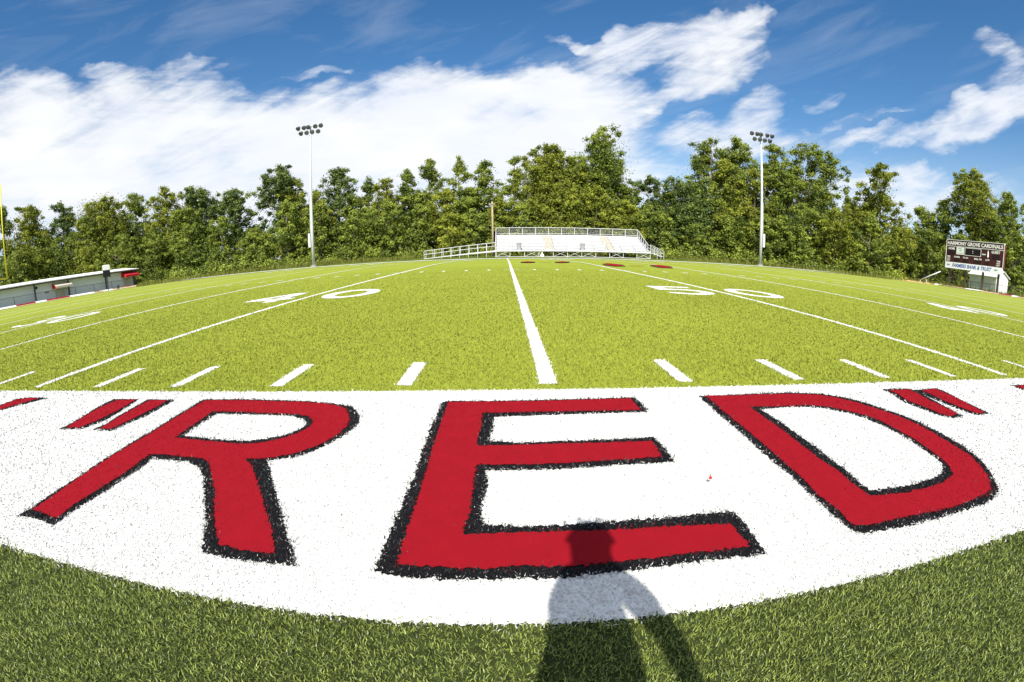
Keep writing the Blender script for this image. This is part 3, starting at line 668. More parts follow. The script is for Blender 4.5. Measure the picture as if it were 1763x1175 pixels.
# ------------------------------------------------------------------ shared small builders
def chainlink(mb, a, b, z0, z1, pitch=0.09, w=0.007):
    """diamond wire mesh as thin flat strips between two ground points"""
    a, b = Vector(a), Vector(b); L = (b-a).length; u = (b-a)/L; h = z1-z0
    n = int((L+h)/pitch)
    for k in range(n):
        s0 = k*pitch - h
        for sgn in (1, -1):
            if sgn == 1: p, q = (s0, 0.0), (s0+h, h)
            else: p, q = (s0+h, 0.0), (s0, h)
            # clip to 0..L
            (sx, sz), (tx, tz) = p, q
            def cut(sx, sz, tx, tz, lim, keep_gt):
                if (sx < lim) == keep_gt:
                    t = (lim-sx)/(tx-sx); return lim, sz+(tz-sz)*t
                return sx, sz
            if max(sx, tx) <= 0 or min(sx, tx) >= L: continue
            sx, sz = cut(sx, sz, tx, tz, 0.0, True) if sx < 0 else (sx, sz)
            tx, tz = cut(tx, tz, sx, sz, 0.0, True) if tx < 0 else (tx, tz)
            sx, sz = cut(sx, sz, tx, tz, L, False) if sx > L else (sx, sz)
            tx, tz = cut(tx, tz, sx, sz, L, False) if tx > L else (tx, tz)
            P = a + u*sx; Q = a + u*tx
            d = Vector((u.x*(tx-sx), u.y*(tx-sx), tz-sz)).normalized()
            nrm = Vector((-u.y, u.x, 0)); v = d.cross(nrm)*w/2
            A = Vector((P.x, P.y, z0+sz)); B = Vector((Q.x, Q.y, z0+tz))
            mb.add([A-v, A+v, B+v, B-v], [(0,1,2,3)])
def fence(label, pts, height, post_gap, m, name='chain_link_fence', group=None):
    p0 = pts[0]; root = empty(name, label, 'fence', (p0[0], p0[1], zf(*p0)), 0, group)
    rail, net = MB(), MB()
    for a, b in zip(pts[:-1], pts[1:]):
        A = Vector((a[0], a[1], 0)); B = Vector((b[0], b[1], 0)); L = (B-A).length; n = max(1, round(L/post_gap))
        for i in range(n):
            P = A+(B-A)*i/n; Q = A+(B-A)*(i+1)/n; zp, zq = zf(P.x, P.y), zf(Q.x, Q.y)
            if i == 0 or True:
                pm = MB(); pm.tube([(P.x-p0[0], P.y-p0[1], zp-root.location.z-0.05), (P.x-p0[0], P.y-p0[1], zp-root.location.z+height)], 0.035, 8); pm.obj('post', m, root)
            rail.tube([(P.x-p0[0], P.y-p0[1], zp-root.location.z+height-.03), (Q.x-p0[0], Q.y-p0[1], zq-root.location.z+height-.03)], 0.025, 6)
            chainlink(net, (P.x-p0[0], P.y-p0[1], 0), (Q.x-p0[0], Q.y-p0[1], 0), zp-root.location.z+.04, zp-root.location.z+height-.05, 0.12, 0.007)
    rail.obj('top_rail', m, root); net.obj('wire_mesh', m, root)
    return root

# ------------------------------------------------------------------ floodlight poles
LAMP = mat('lamp_housing', (0.09, 0.10, 0.125), 0.4, 0.3, 0.5)
GLASS = mat('lamp_glass', (0.10, 0.11, 0.13), 0.12, 0.0, 0.5)
def light_pole(x, y, H, label, sx=1):
    z = zf(x, y)-0.03
    root = empty('floodlight_pole', label, 'light pole', (x, y, z), 0, 'floodlight poles beyond the far sideline')
    mb = MB(); mb.tube([(0,0,0),(0,0,5),(0,0,10),(0,0,H)], [.215,.19,.165,.11], 14); mb.obj('pole', GALV, root, smooth=True)
    mb = MB(); mb.tube([(0,0,0),(0,0,.12)], [.42,.42], 16); mb.obj('footing', mat('concrete', (.42,.41,.38), .9, noise_amt=.1), root)
    mb = MB(); mb.box(min(-.52*sx,-.22*sx),max(-.52*sx,-.22*sx),-.22,.16,2.5,4.3); mb.obj('ballast_box', STEEL_W, root, bevel=.02)
    mb = MB(); mb.tube([(-.21*sx,-.1,4.3),(-.17*sx,-.1,8.5)], .03, 6); mb.obj('conduit', GALV, root)
    for (zz, n, half) in ((H-.05, 5, 1.55), (H-.78, 4, 1.15)):
        mb = MB(); mb.beam((-half-.15, -.16, zz), (half+.15, -.16, zz), .10, .10); arm = mb.obj('crossarm', GALV, root)
        for i in range(n):
            xx = -half + 2*half*i/(n-1)
            if abs(xx) < .05: xx = -.18
            pan = (xx/half)*.25 + (.1 if i % 2 else -.06)
            d = Vector((math.sin(pan), -math.cos(pan), -1.0)).normalized()
            c = Vector((xx, -.22, zz-.02))
            hb = MB(); hb.tube([c - d*.16, c - d*.05, c+d*.08, c+d*.26, c+d*.34], [.10,.18,.24,.31,.31], 14)
            f = hb.obj('floodlight', LAMP, root, smooth=True)
            gb = MB(); gb.tube([c+d*.343, c+d*.35], [.29,.29], 14); gb.obj('lens', GLASS, f)
            yb = MB(); yb.beam((xx, -.16, zz+.05), (xx, -.25, zz+.16), .05, .05); yb.obj('yoke', GALV, f)
    return root
light_pole(-24.8, 55.0, 18.5, 'tall grey floodlight pole on the left, standing in front of the trees')
light_pole(33.9, 55.0, 18.0, 'tall grey floodlight pole on the right, between the bleachers and the scoreboard', -1)

# ------------------------------------------------------------------ bleachers
BX0, BX1, BY0 = -1.46, 18.66, 57.3
bz = zf(8, 58)-0.02
bl = empty('bleachers', 'long white aluminium bleachers with a back railing across the field', 'bleachers', (BX0, BY0, bz))
WL = BX1-BX0; NR = 10; RUN = 0.5; WALK = 1.25; RISE = 0.20; Z0 = 0.86
mb = MB(); mb.box(0, WL, 0, WALK, Z0-.06, Z0); mb.obj('front_walkway', STEEL_W, bl)
mb = MB(); mb.box(0, WL, -.04, -.004, Z0-.16, Z0+.02); mb.obj('front_fascia', STEEL_W, bl)
AISLES = ((6.4, 7.6), (14.4, 15.6))
segs = [(0.05, 6.4), (7.6, 14.4), (15.6, WL-.05)]
DULL = mat('worn_aluminium', (0.42, 0.40, 0.35), 0.6, 0.0, 0.3, noise_amt=0.12, noise_scale=3)
for r in range(NR):
    y = WALK + r*RUN; z = Z0 + r*RISE + .01
    fb = MB(); fb.box(0.02, WL-.02, y, y+RUN-.20, z-.05, z-.01); fb.box(0.02, WL-.02, y-.012, y-.002, z-RISE, z-.012)
    fb.obj('foot_board', STEEL_W, bl)
    for (a, b) in segs:
        sb = MB(); sb.box(a, b, y+.20, y+.499, z+.075, z+.205); sb.obj('seat_plank', STEEL_W, bl, bevel=.012)
    for (a, b) in AISLES:
        st = MB(); st.box(a+.05, b-.05, y+.02, y+.30, z, z+.11); st.box(a+.01, b-.01, y+.301, y+.499, z+.004, z+.19); st.obj('aisle_step', DULL, bl)
YB = WALK + NR*RUN; ZT = Z0+(NR)*RISE+.15
tk = MB(); tk.box(0, WL, YB+.02, YB+.06, ZT-.55, ZT-.02); tk.obj('back_panel', STEEL_W, bl)
nb_ = 11
for i in range(nb_+1):
    x = WL*i/nb_
    p = MB(); p.beam((x, YB+.10, 0), (x, YB+.10, ZT+1.02), .06, .06); p.obj('back_post', STEEL_W, bl)
    p = MB(); p.beam((x, .12, 0), (x, .12, Z0-.06), .06, .06); p.obj('front_post', STEEL_W, bl)
    g = MB(); g.beam((x+.08, .15, Z0-.12), (x+.08, YB, ZT-.30), .05, .10); g.obj('stringer', GALV, bl)
    if i < nb_ and i not in (1, 3, 7, 9):
        x2 = WL*(i+1)/nb_
        br = MB(); br.beam((x+.05, .07, .05), (x2-.05, .07, Z0-.10), .035, .035); br.beam((x+.05, .17, Z0-.10), (x2-.05, .17, .05), .035, .035); br.obj('cross_brace', STEEL_W, bl)
sk = MB(); sk.box(0, WL, .08, .16, -.02, .045); sk.obj('ground_sill', STEEL_W, bl)
rl = MB(); rl.beam((0, YB+.04, ZT+1.0), (WL, YB+.04, ZT+1.0), .055, .055); rl.beam((0, YB+.04, ZT+.16), (WL, YB+.04, ZT+.16), .045, .045); rl.obj('back_rail', STEEL_W, bl)
net = MB(); chainlink(net, (0, YB+.16, 0), (WL, YB+.16, 0), ZT+.16, ZT+.98, .14, .006); net.obj('back_wire_mesh', GALV, bl)
for xs_ in (0.0, WL):
    sr = MB(); ax = xs_
    sr.beam((ax, WALK, Z0+1.05), (ax, YB, ZT+.98), .05, .05); sr.beam((ax, WALK, Z0+.15), (ax, YB, ZT+.14), .045, .045)
    for r in range(0, NR+1, 2):
        y = WALK + r*RUN*.999; zz = Z0+(r/NR)*(ZT-Z0); sr.beam((ax, y, zz-.1), (ax, y, zz+1.05), .045, .045)
    sr.obj('side_rail', STEEL_W, bl)
    nt2 = MB()
    for r in range(NR):
        y = WALK+r*RUN; zz = Z0+(r+.5)/NR*(ZT-Z0); chainlink(nt2, (ax, y, 0), (ax, y+RUN, 0), zz+.1, zz+1.0, .14, .006)
    nt2.obj('side_wire_mesh', GALV, bl)
fr_ = MB()
for (a, b) in ((0, 1.9), (3.9, 6.4), (7.7, 10.6), (10.6, 14.4), (15.7, WL)):
    pass
for x in (2.1, 4.0, 6.3, 7.7, 11.9, 14.3, 15.7):
    h_ = MB(); h_.tube([(x, WALK+.3, Z0), (x, WALK+.3, Z0+.95), (x, WALK+.9, Z0+1.25), (x, WALK+.9, Z0+.4)], .02, 6); h_.obj('hand_rail', STEEL_W, bl)
# access ramp on the left, steps on the right
RL = 9.1
rp = MB(); rp.hexa([(-RL, .1, .0), (0, .1, Z0-.20), (0, 1.5, Z0-.20), (-RL, 1.5, .0), (-RL, .1, .06), (0, .1, Z0), (0, 1.5, Z0), (-RL, 1.5, .06)]); rp.obj('ramp_deck', STEEL_W, bl)
for yy in (.08, 1.52):
    q = MB()
    for hh in (1.0, .55): q.tube([(-RL, yy, .03+hh), (0, yy, Z0+hh)], .028, 6)
    for i in range(9):
        t = i/8; q.tube([(-RL+RL*t, yy, -.02), (-RL+RL*t, yy, .03+t*(Z0-.03)+1.0)], .028, 6)
    q.obj('ramp_railing', STEEL_W, bl)
for i in range(4):
    t = MB(); x = WL+.05+i*.45; zz = Z0-(i+1)*.125; t.box(x, x+.44, .1, 1.3, zz-.05, zz); t.obj('stair_tread', STEEL_W, bl)
for yy in (.08, 1.32):
    q = MB()
    for hh in (1.0, .62, .25): q.tube([(WL+.02, yy, Z0+hh), (WL+1.9, yy, .05+hh)], .025, 6)
    for t in (0, .5, 1.0): q.tube([(WL+.02+1.88*t, yy, -.02), (WL+.02+1.88*t, yy, Z0+(.05-Z0)*t+1.0)], .028, 6)
    q.obj('stair_railing', STEEL_W, bl)

def trash_can(x, y, z, label):
    root = empty('trash_can', label, 'trash can', (x, y, z), 0, 'trash cans on the bleachers')
    m = mat('grey_can', (0.30, 0.31, 0.32), .55, 0, .3, noise_amt=.1)
    mb = MB(); mb.tube([(0,0,.02),(0,0,.5),(0,0,.86)], [.25,.28,.31], 18); mb.obj('barrel', m, root, smooth=False)
    mb = MB(); mb.tube([(0,0,.84),(0,0,.90)], [.335,.335], 18); mb.obj('rim', mat('can_rim', (.2,.21,.22), .5), root)
    for s in (-1, 1):
        h = MB(); h.beam((s*.33,-.08,.70),(s*.33,.08,.70), .04,.04); h.obj('handle', m, root)
trash_can(BX0+3.0, BY0+.85, bz+Z0, 'grey trash can on the bleacher walkway, left of the two')
trash_can(BX0+11.2, BY0+.85, bz+Z0, 'grey trash can on the bleacher walkway, right of the two')
# small white jug standing at the edge of the field
jug = empty('water_jug', 'small white jug standing on the ground in front of the bleachers', 'jug', (4.3, 55.6, zf(4.3, 55.6)))
WP = mat('white_plastic', (.8,.8,.79), .4)
mb = MB(); mb.tube([(0,0,0),(0,0,.06),(0,0,.24),(0,0,.40),(0,0,.46)], [.26,.27,.25,.12,.09], 16); mb.obj('jug_body', WP, jug, smooth=True)
mb = MB(); mb.tube([(0,0,.46),(0,0,.60)], [.07,.07], 12); mb.obj('cap', WP, jug)
# wooden utility pole behind the left end of the bleachers
up = empty('utility_pole', 'weathered wooden utility pole behind the left end of the bleachers', 'utility pole', (-2.0, 66.2, zf(-2, 66.2)))
WOOD = mat('weathered_wood', (.36,.29,.19), .85, spec=.1, noise_amt=.25, noise_scale=6)
mb = MB(); mb.tube([(0,0,0),(0.02,0,4),(0,0,8.0)], [.17,.15,.12], 12); mb.obj('pole', WOOD, up, smooth=True)
mb = MB(); mb.beam((-.35,-.16,7.6),(.35,-.16,7.6), .09,.11); mb.obj('crossarm', WOOD, up)
for s in (-1,1):
    mb = MB(); mb.tube([(s*.3,-.16,7.65),(s*.3,-.16,7.78)], [.035,.05], 8); mb.obj('insulator', mat('porcelain', (.5,.5,.48), .3), up)

# ------------------------------------------------------------------ yellow goal post (left end)
YEL = mat('yellow_paint', (0.72, 0.60, 0.015), .35, 0, .5, noise_amt=.06)
gp = empty('goal_post', 'yellow goal post with tall uprights at the left edge of the picture', 'goal post', (-50.75, FW/2, zf(-50.75, FW/2)))
gz = -gp.location.z
mb = MB(); mb.tube([(0,0,0),(0,0,1.7),(.12,0,2.3),(.5,0,2.75),(1.1,0,2.95),(1.6,0,3.0+gz*0)], .085, 12); mb.obj('gooseneck', YEL, gp, smooth=True)
mb = MB(); mb.tube([(1.6,-3.56,3.0),(1.6,3.56,3.0)], .085, 12); mb.obj('crossbar', YEL, gp, smooth=True)
for s in (-1, 1):
    mb = MB(); mb.tube([(1.6,s*3.5,3.0),(1.6,s*3.5,12.3)], [.07,.055], 10); mb.obj('upright', YEL, gp, smooth=True)

# ------------------------------------------------------------------ white field house on the left
A_ = Vector((-59.4, 58.3)); B_ = Vector((-64.6, 35.7)); u_ = (A_-B_).normalized(); Lb = (A_-B_).length
fhz = -0.38
fh = empty('field_house', 'long low white field house with two awnings behind the left end zone', 'building', (B_.x, B_.y, fhz), math.atan2(u_.y, u_.x))
# local x runs along the wall to the right as seen from the field, local -y faces the field
WALLM = bpy.data.materials.new('ribbed_white_wall'); WALLM.use_nodes = True
_t = WALLM.node_tree; _b = _t.nodes['Principled BSDF']; _b.inputs['Base Color'].default_value = (.80,.84,.88,1); _b.inputs['Roughness'].default_value = .55
_c = _t.nodes.new('ShaderNodeTexCoord'); _w = _t.nodes.new('ShaderNodeTexWave'); _w.inputs['Scale'].default_value = 1.6; _w.inputs['Distortion'].default_value = 0
_w.bands_direction = 'X'
_t.links.new(_c.outputs['Object'], _w.inputs['Vector']); _bp = _t.nodes.new('ShaderNodeBump'); _bp.inputs['Strength'].default_value = .35; _bp.inputs['Distance'].default_value = .03
_t.links.new(_w.outputs[0], _bp.inputs['Height']); _t.links.new(_bp.outputs[0], _b.inputs['Normal'])
EAVE = 2.75; DEP = 9.0; X0 = -16.0
mb = MB(); mb.box(X0, Lb, 0, DEP, -.2, EAVE); mb.obj('wall', WALLM, fh)
RW = mat('white_metal_roof', (.80,.81,.80), .5, 0, .3, noise_amt=.05, noise_scale=1)
mb = MB(); mb.hexa([(X0-.3,-1.1,EAVE-.02),(Lb+.3,-1.1,EAVE-.02),(Lb+.3,DEP/2,EAVE+.42),(X0-.3,DEP/2,EAVE+.42),(X0-.3,-1.1,EAVE+.10),(Lb+.3,-1.1,EAVE+.10),(Lb+.3,DEP/2,EAVE+.54),(X0-.3,DEP/2,EAVE+.54)])
rf = mb.obj('roof', RW, fh)
mb = MB(); mb.hexa([(X0-.3,DEP/2+.004,EAVE+.42),(Lb+.3,DEP/2+.004,EAVE+.42),(Lb+.3,DEP+.5,EAVE-.02),(X0-.3,DEP+.5,EAVE-.02),(X0-.3,DEP/2+.004,EAVE+.54),(Lb+.3,DEP/2+.004,EAVE+.54),(Lb+.3,DEP+.5,EAVE+.10),(X0-.3,DEP+.5,EAVE+.10)]); mb.obj('rear_slope', RW, rf)
mb = MB(); mb.box(X0, Lb+.2, -.98, -.86, EAVE-.20, EAVE-.03); mb.obj('fascia_beam', mat('dark_brown_trim', (.06,.05,.045), .6), fh)
PB = mat('dark_column', (.055,.052,.055), .5)
for x in (-8, -1.6, 5.15, 10.57, 17.1, 22.44):
    mb = MB(); mb.box(x-.10, x+.10, -.98, -.80, -.1, EAVE-.2); mb.obj('porch_column', PB, fh)
DOORM = mat('cream_door', (.66,.63,.52), .55)
for (x0, x1) in ((8.9, 10.2), (20.9, 22.2)):
    d = MB(); d.box(x0, x1, -.06, -.003, -.1, 2.15); dd = d.obj('door', DOORM, fh, bevel=.01)
    k = MB(); k.tube([(x1-.15,-.06,1.0),(x1-.15,-.14,1.0)], .035, 8); k.obj('handle', DARK, dd)
REDC = mat('red_canvas', (.50,.02,.03), .7, noise_amt=.1); BEI = mat('beige_canvas', (.62,.57,.45), .75, noise_amt=.08)
def awning(x0, x1, m_top, m_side, zt=2.5, out=1.5):
    a = MB(); a.hexa([(x0,-out,zt-.62),(x1,-out,zt-.62),(x1,-.01,zt-.05),(x0,-.01,zt-.05),(x0,-out,zt-.55),(x1,-out,zt-.55),(x1,-.01,zt+.02),(x0,-.01,zt+.02)])
    aw = a.obj('awning', m_top, fh)
    v = MB(); v.box(x0, x1, -out-.03, -out-.003, zt-.85, zt-.53); v.obj('valance', m_top, aw)
    for xx in (x0, x1):
        e = MB(); e.add([(xx-.012,-out,zt-.85),(xx-.012,-.01,zt-.85),(xx-.012,-.01,zt-.06),(xx-.012,-out,zt-.63),(xx+.012,-out,zt-.85),(xx+.012,-.01,zt-.85),(xx+.012,-.01,zt-.06),(xx+.012,-out,zt-.63)],
              [(0,1,2,3),(7,6,5,4),(0,4,5,1),(1,5,6,2),(2,6,7,3),(3,7,4,0)]); e.obj('awning_end', m_side, aw)
awning(8.3, 11.0, BEI, REDC, 2.45); awning(20.6, 23.3, REDC, REDC, 2.55)
mb = MB(); mb.box(7.0, 7.7, -.03, -.003, 1.15, 1.5); sg = mb.obj('wall_notice', mat('grey_notice', (.45,.47,.5), .5), fh)
for i in range(3):
    mb = MB(); mb.box(7.07, 7.63, -.036, -.032, 1.22+i*.085, 1.25+i*.085); mb.obj('printed_line', DARK, sg)
mb = MB(); mb.tube([(5.7,-.002,2.2),(5.7,-.22,2.15)], [.16,.2], 14); mb.obj('wall_lamp', DARK, fh)
fence('dark chain link fence in front of the white field house', [(-61.0, 20.0), (-58.0, 34.0), (-54.2, 51.5)], 1.2, 3.0, DARK)
# play clock on its post near the left corner of the end zone
pc = empty('play_clock', 'black play clock box with a white panel above it on a post', 'play clock', (-53.1, 46.2, zf(-53.1, 46.2)), R(47))
mb = MB(); mb.tube([(0,.1,0),(0,.1,2.9)], .07, 10); mb.obj('post', DARK, pc)
mb = MB(); mb.box(-.52,.52,-.14,.0,1.85,2.78); cb = mb.obj('clock_box', mat('black_box', (.010,.010,.011), .6, 0, .15), pc, bevel=.01)
mb = MB(); mb.box(-.50,.50,-.10,-.02,2.80,3.48); wp = mb.obj('white_panel', WHITE, pc)
mb = MB(); mb.box(-.40,.40,-.112,-.103,2.90,3.38); mb.obj('panel_print', mat('panel_grey', (.55,.57,.6), .5), wp)
db = empty('dust_bin', 'small dark bin standing beside the play clock by the fence', 'bin', (-52.3, 47.4, zf(-52.3, 47.4)))
mb = MB(); mb.tube([(0,0,0),(0,0,.5)], [.17,.2], 14); mb.obj('bin_body', DARK, db); mb = MB(); mb.tube([(0,0,.5),(0,0,.56)], [.21,.15], 14); mb.obj('lid', DARK, db)

# ------------------------------------------------------------------ scoreboard (right end)
SL, SR = Vector((61.0, 45.6)), Vector((62.8, 37.0)); us = (SR-SL).normalized(); SW = (SR-SL).length
sbz = zf(62, 41)
sb = empty('scoreboard', 'maroon football scoreboard with white lettering and a white sponsor panel', 'scoreboard', (SL.x, SL.y, sbz), math.atan2(us.y, us.x))
MAR = mat('maroon_panel', (0.055, 0.012, 0.014), .45, 0, .35, noise_amt=.12, noise_scale=1.5)
MARH = mat('dark_maroon_header', (0.035, 0.012, 0.013), .45, 0, .35)
WL_ = mat('white_letter', (.82,.82,.80), .6); BLUE = mat('blue_letter', (.02,.07,.30), .5); BKL = mat('black_letter', (.02,.02,.02), .5); REDT = mat('red_trim', (.16,.03,.025), .5)
ZB, ZTOP = 2.35+.22, 6.25+.22
HH = ZTOP-ZB; zs = ZB+.22*HH; zh = ZTOP-.215*HH
mb = MB(); mb.box(0, SW, 0, .30, zs, zh-.004); body = mb.obj('display_panel', MAR, sb)
mb = MB(); mb.box(0, SW, -.02, .28, zh, ZTOP); head = mb.obj('header_panel', MARH, sb)
mb = MB(); mb.box(-.04, SW+.04, -.03, .26, ZB, zs-.004); spon = mb.obj('sponsor_panel', mat('white_sign', (.80,.82,.86), .5), sb)
fr = MB()
for (a, b, c, d) in ((-.05, SW+.05, ZTOP, ZTOP+.06), (-.05, SW+.05, zh-.03, zh+.03)): fr.box(a, b, -.045, .27, c, d)
for x in (-.06, SW): fr.box(x, x+.06, -.048, .31, zs, ZTOP-.002)
fr.obj('frame', WL_, sb)
mb = MB(); mb.box(SW+.062, SW+.16, 0.0, .34, zs-.1, ZTOP-.1); mb.obj('red_edge', REDT, sb)
for u in (.36, .665, .07, .93):
    x = u*SW; mb = MB(); mb.box(x-.13, x+.13, .32, .60, -.1, ZTOP-.4); mb.obj('support_post', mat('rust_brown_steel', (.07,.055,.045), .6), sb)
def vt(v): return ZTOP - v*HH
text_obj('lettering', 'HARMONY GROVE CARDINALS', .7, WL_, head, (.5*SW, -.024, (zh+ZTOP)/2), width=SW*.965, bold=.018, height=.50)
def lab(t, u, v, h, w): text_obj('lettering', t, .3, WL_, body, (u*SW, -.004, vt(v)), width=w*SW, bold=.008, height=h)
lab('HOME', .095, .30, .30, .115); lab('GUEST', .87, .30, .34, .145)
lab('DOWN', .20, .585, .22, .10); lab('TO GO', .355, .585, .22, .095); lab('BALL ON', .575, .585, .24, .13); lab('QTR', .738, .585, .24, .072)
for u in (.048, .925):
    for k, t in enumerate(('TIME', 'OUTS', 'LEFT')): lab(t, u, .585+.068*k, .19, .06)
cl = MB()
x0, x1, z0, z1 = .335*SW, .622*SW, vt(.50), vt(.235)
cl.box(x0, x1, -.03, -.002, z0, z0+.05); cl.box(x0, x1, -.03, -.002, z1-.05, z1); cl.box(x0, x0+.05, -.03, -.002, z0+.051, z1-.051); cl.box(x1-.05, x1, -.03, -.002, z0+.051, z1-.051)
cl.obj('clock_frame', WL_, body)
mb = MB(); mb.box(x0+.055, x1-.055, -.02, -.003, z0+.055, z1-.055); ck = mb.obj('clock_face', mat('black_face', (.012,.008,.009), .3), body)
cx = (x0+x1)/2
for dz in (-.12, .12):
    dt = MB(); dt.box(cx-.045, cx+.045, -.03, -.021, (z0+z1)/2+dz-.045, (z0+z1)/2+dz+.045); dt.obj('colon_dot', WL_, ck)

DIG = mat('unlit_digit_panel', (.022,.008,.009), .35)
for (ua, ub, va, vb) in ((.03,.155,.36,.53), (.81,.94,.37,.54), (.15,.25,.63,.75), (.31,.40,.63,.75), (.52,.63,.63,.75), (.70,.77,.63,.75)):
    mb = MB(); mb.box(ua*SW, ub*SW, -.012, -.002, vt(vb), vt(va)); mb.obj('digit_window', DIG, body)
mb = MB(); mb.box(.185*SW, .322*SW, -.03, -.002, vt(.49), vt(.235)); lg = mb.obj('sponsor_plate', mat('pale_plate', (.72,.76,.72), .5), body)
GRN = mat('green_logo', (.06,.28,.20), .5)
cxl, czl = .255*SW, vt(.32)
rg = MB()
for k in range(20):
    a, b = 2*math.pi*k/20, 2*math.pi*(k+1)/20
    for_ = [(cxl+.20*math.cos(a), -.034, czl+.20*math.sin(a)), (cxl+.20*math.cos(b), -.034, czl+.20*math.sin(b)), (cxl+.12*math.cos(b), -.034, czl+.12*math.sin(b)), (cxl+.12*math.cos(a), -.034, czl+.12*math.sin(a))]
    if k not in (8, 9, 10): rg.add(for_, [(0,1,2,3)])
rg.box(cxl-.42, cxl-.02, -.036, -.033, czl+.13, czl+.18)
rg.obj('round_emblem', GRN, lg)
mb = MB()
for i in range(5): mb.box(.205*SW+i*.19, .205*SW+i*.19+.14, -.036, -.033, vt(.455), vt(.425))
mb.obj('small_print', mat('grey_print', (.4,.45,.42), .6), lg)
bt = MB(); bx = .742*SW; bt.tube([(bx,-.03,vt(.49)),(bx,-.03,vt(.40)),(bx,-.03,vt(.36)),(bx,-.03,vt(.29)),(bx,-.03,vt(.265))], [.10,.10,.085,.045,.045], 12); bt.obj('bottle_picture', WL_, body)
mb = MB(); mb.box(.64*SW, .705*SW, -.02, -.002, vt(.425), vt(.385)); mb.obj('light_strip', mat('pale_strip', (.6,.62,.58), .5), body)
text_obj('lettering', 'FARMERS BANK & TRUST', .5, BLUE, spon, (.475*SW, -.034, (ZB+zs)/2+.03), width=.70*SW, shear=.25, bold=.014, height=.50)
for u in (.06, .90): text_obj('lettering', 'FBT', .3, BKL, spon, (u*SW, -.034, (ZB+zs)/2+.02), width=.065*SW, shear=.2, height=.20, bold=.006)

# ------------------------------------------------------------------ shed behind the scoreboard
shz = zf(67, 42)-.05
sh = empty('storage_shed', 'white storage shed with a gabled roof behind the scoreboard posts', 'shed', (67.2, 40.6, shz))
SHW = mat('pale_siding', (.70,.74,.68), .7, noise_amt=.05, noise_scale=2)
wd, dp, hw, pk = 3.3, 4.9, 2.35, 3.15
mb = MB(); mb.add([(0,0,-.1),(wd,0,-.1),(wd,dp,-.1),(0,dp,-.1),(0,0,hw),(wd,0,hw),(wd,dp,hw),(0,dp,hw),(wd/2,0,pk),(wd/2,dp,pk)], [(0,3,2,1),(0,1,5,8,4),(2,3,7,9,6),(0,4,7,3),(1,2,6,5),(4,8,9,7),(5,6,9,8)])
mb.obj('wall', SHW, sh)
for i in range(8):
    b_ = MB(); b_.box(-.018, -.002, .02, dp-.02, .15+i*.27, .17+i*.27); b_.obj('siding_batten', SHW, sh)
for s in (0, 1):
    a = (-.22, hw-.12) if s == 0 else (wd+.22, hw-.12)
    m_ = MB(); e0 = Vector((a[0], 0, a[1]+.03)); e1 = Vector((wd/2, 0, pk+.03)); t_ = .07
    m_.hexa([(e0.x,-.25,e0.z),(e1.x+(-.002 if s==0 else .002),-.25,e1.z),(e1.x+(-.002 if s==0 else .002),dp+.25,e1.z),(e0.x,dp+.25,e0.z),(e0.x,-.25,e0.z+t_),(e1.x+(-.002 if s==0 else .002),-.25,e1.z+t_),(e1.x+(-.002 if s==0 else .002),dp+.25,e1.z+t_),(e0.x,dp+.25,e0.z+t_)])
    m_.obj('roof_slope', RW, sh)
d_ = MB(); d_.box(.45, wd-.45, -.05, -.003, -.05, 2.05); d_ = d_.obj('door', WHITE, sh)
b_ = MB(); b_.box(wd/2-.012, wd/2+.012, -.058, -.051, -.04, 2.03); b_.obj('door_gap', DARK, d_)
fence('dark chain link fence along the right end of the field', [(60.8, 52.0), (62.3, 45.0), (64.2, 33.0), (65.5, 22.0)], 1.2, 3.0, DARK)
# white boom resting on two short legs
wb = empty('tilted_boom', 'white boom leaning upward on two short legs by the fence', 'boom', (58.0, 47.0, zf(58, 47)), R(-52))
mb = MB(); mb.tube([(-.55,0,.40),(2.35,0,1.95)], .075, 10); mb.obj('boom', STEEL_W, wb, smooth=True)
for x, s in ((-.5, 0), (.35, .25)):
    mb = MB(); mb.tube([(x,0,.43+.5*max(0,x)), (x+s-.05,-.05,-.25)], .055, 8); mb.obj('leg', STEEL_W, wb)

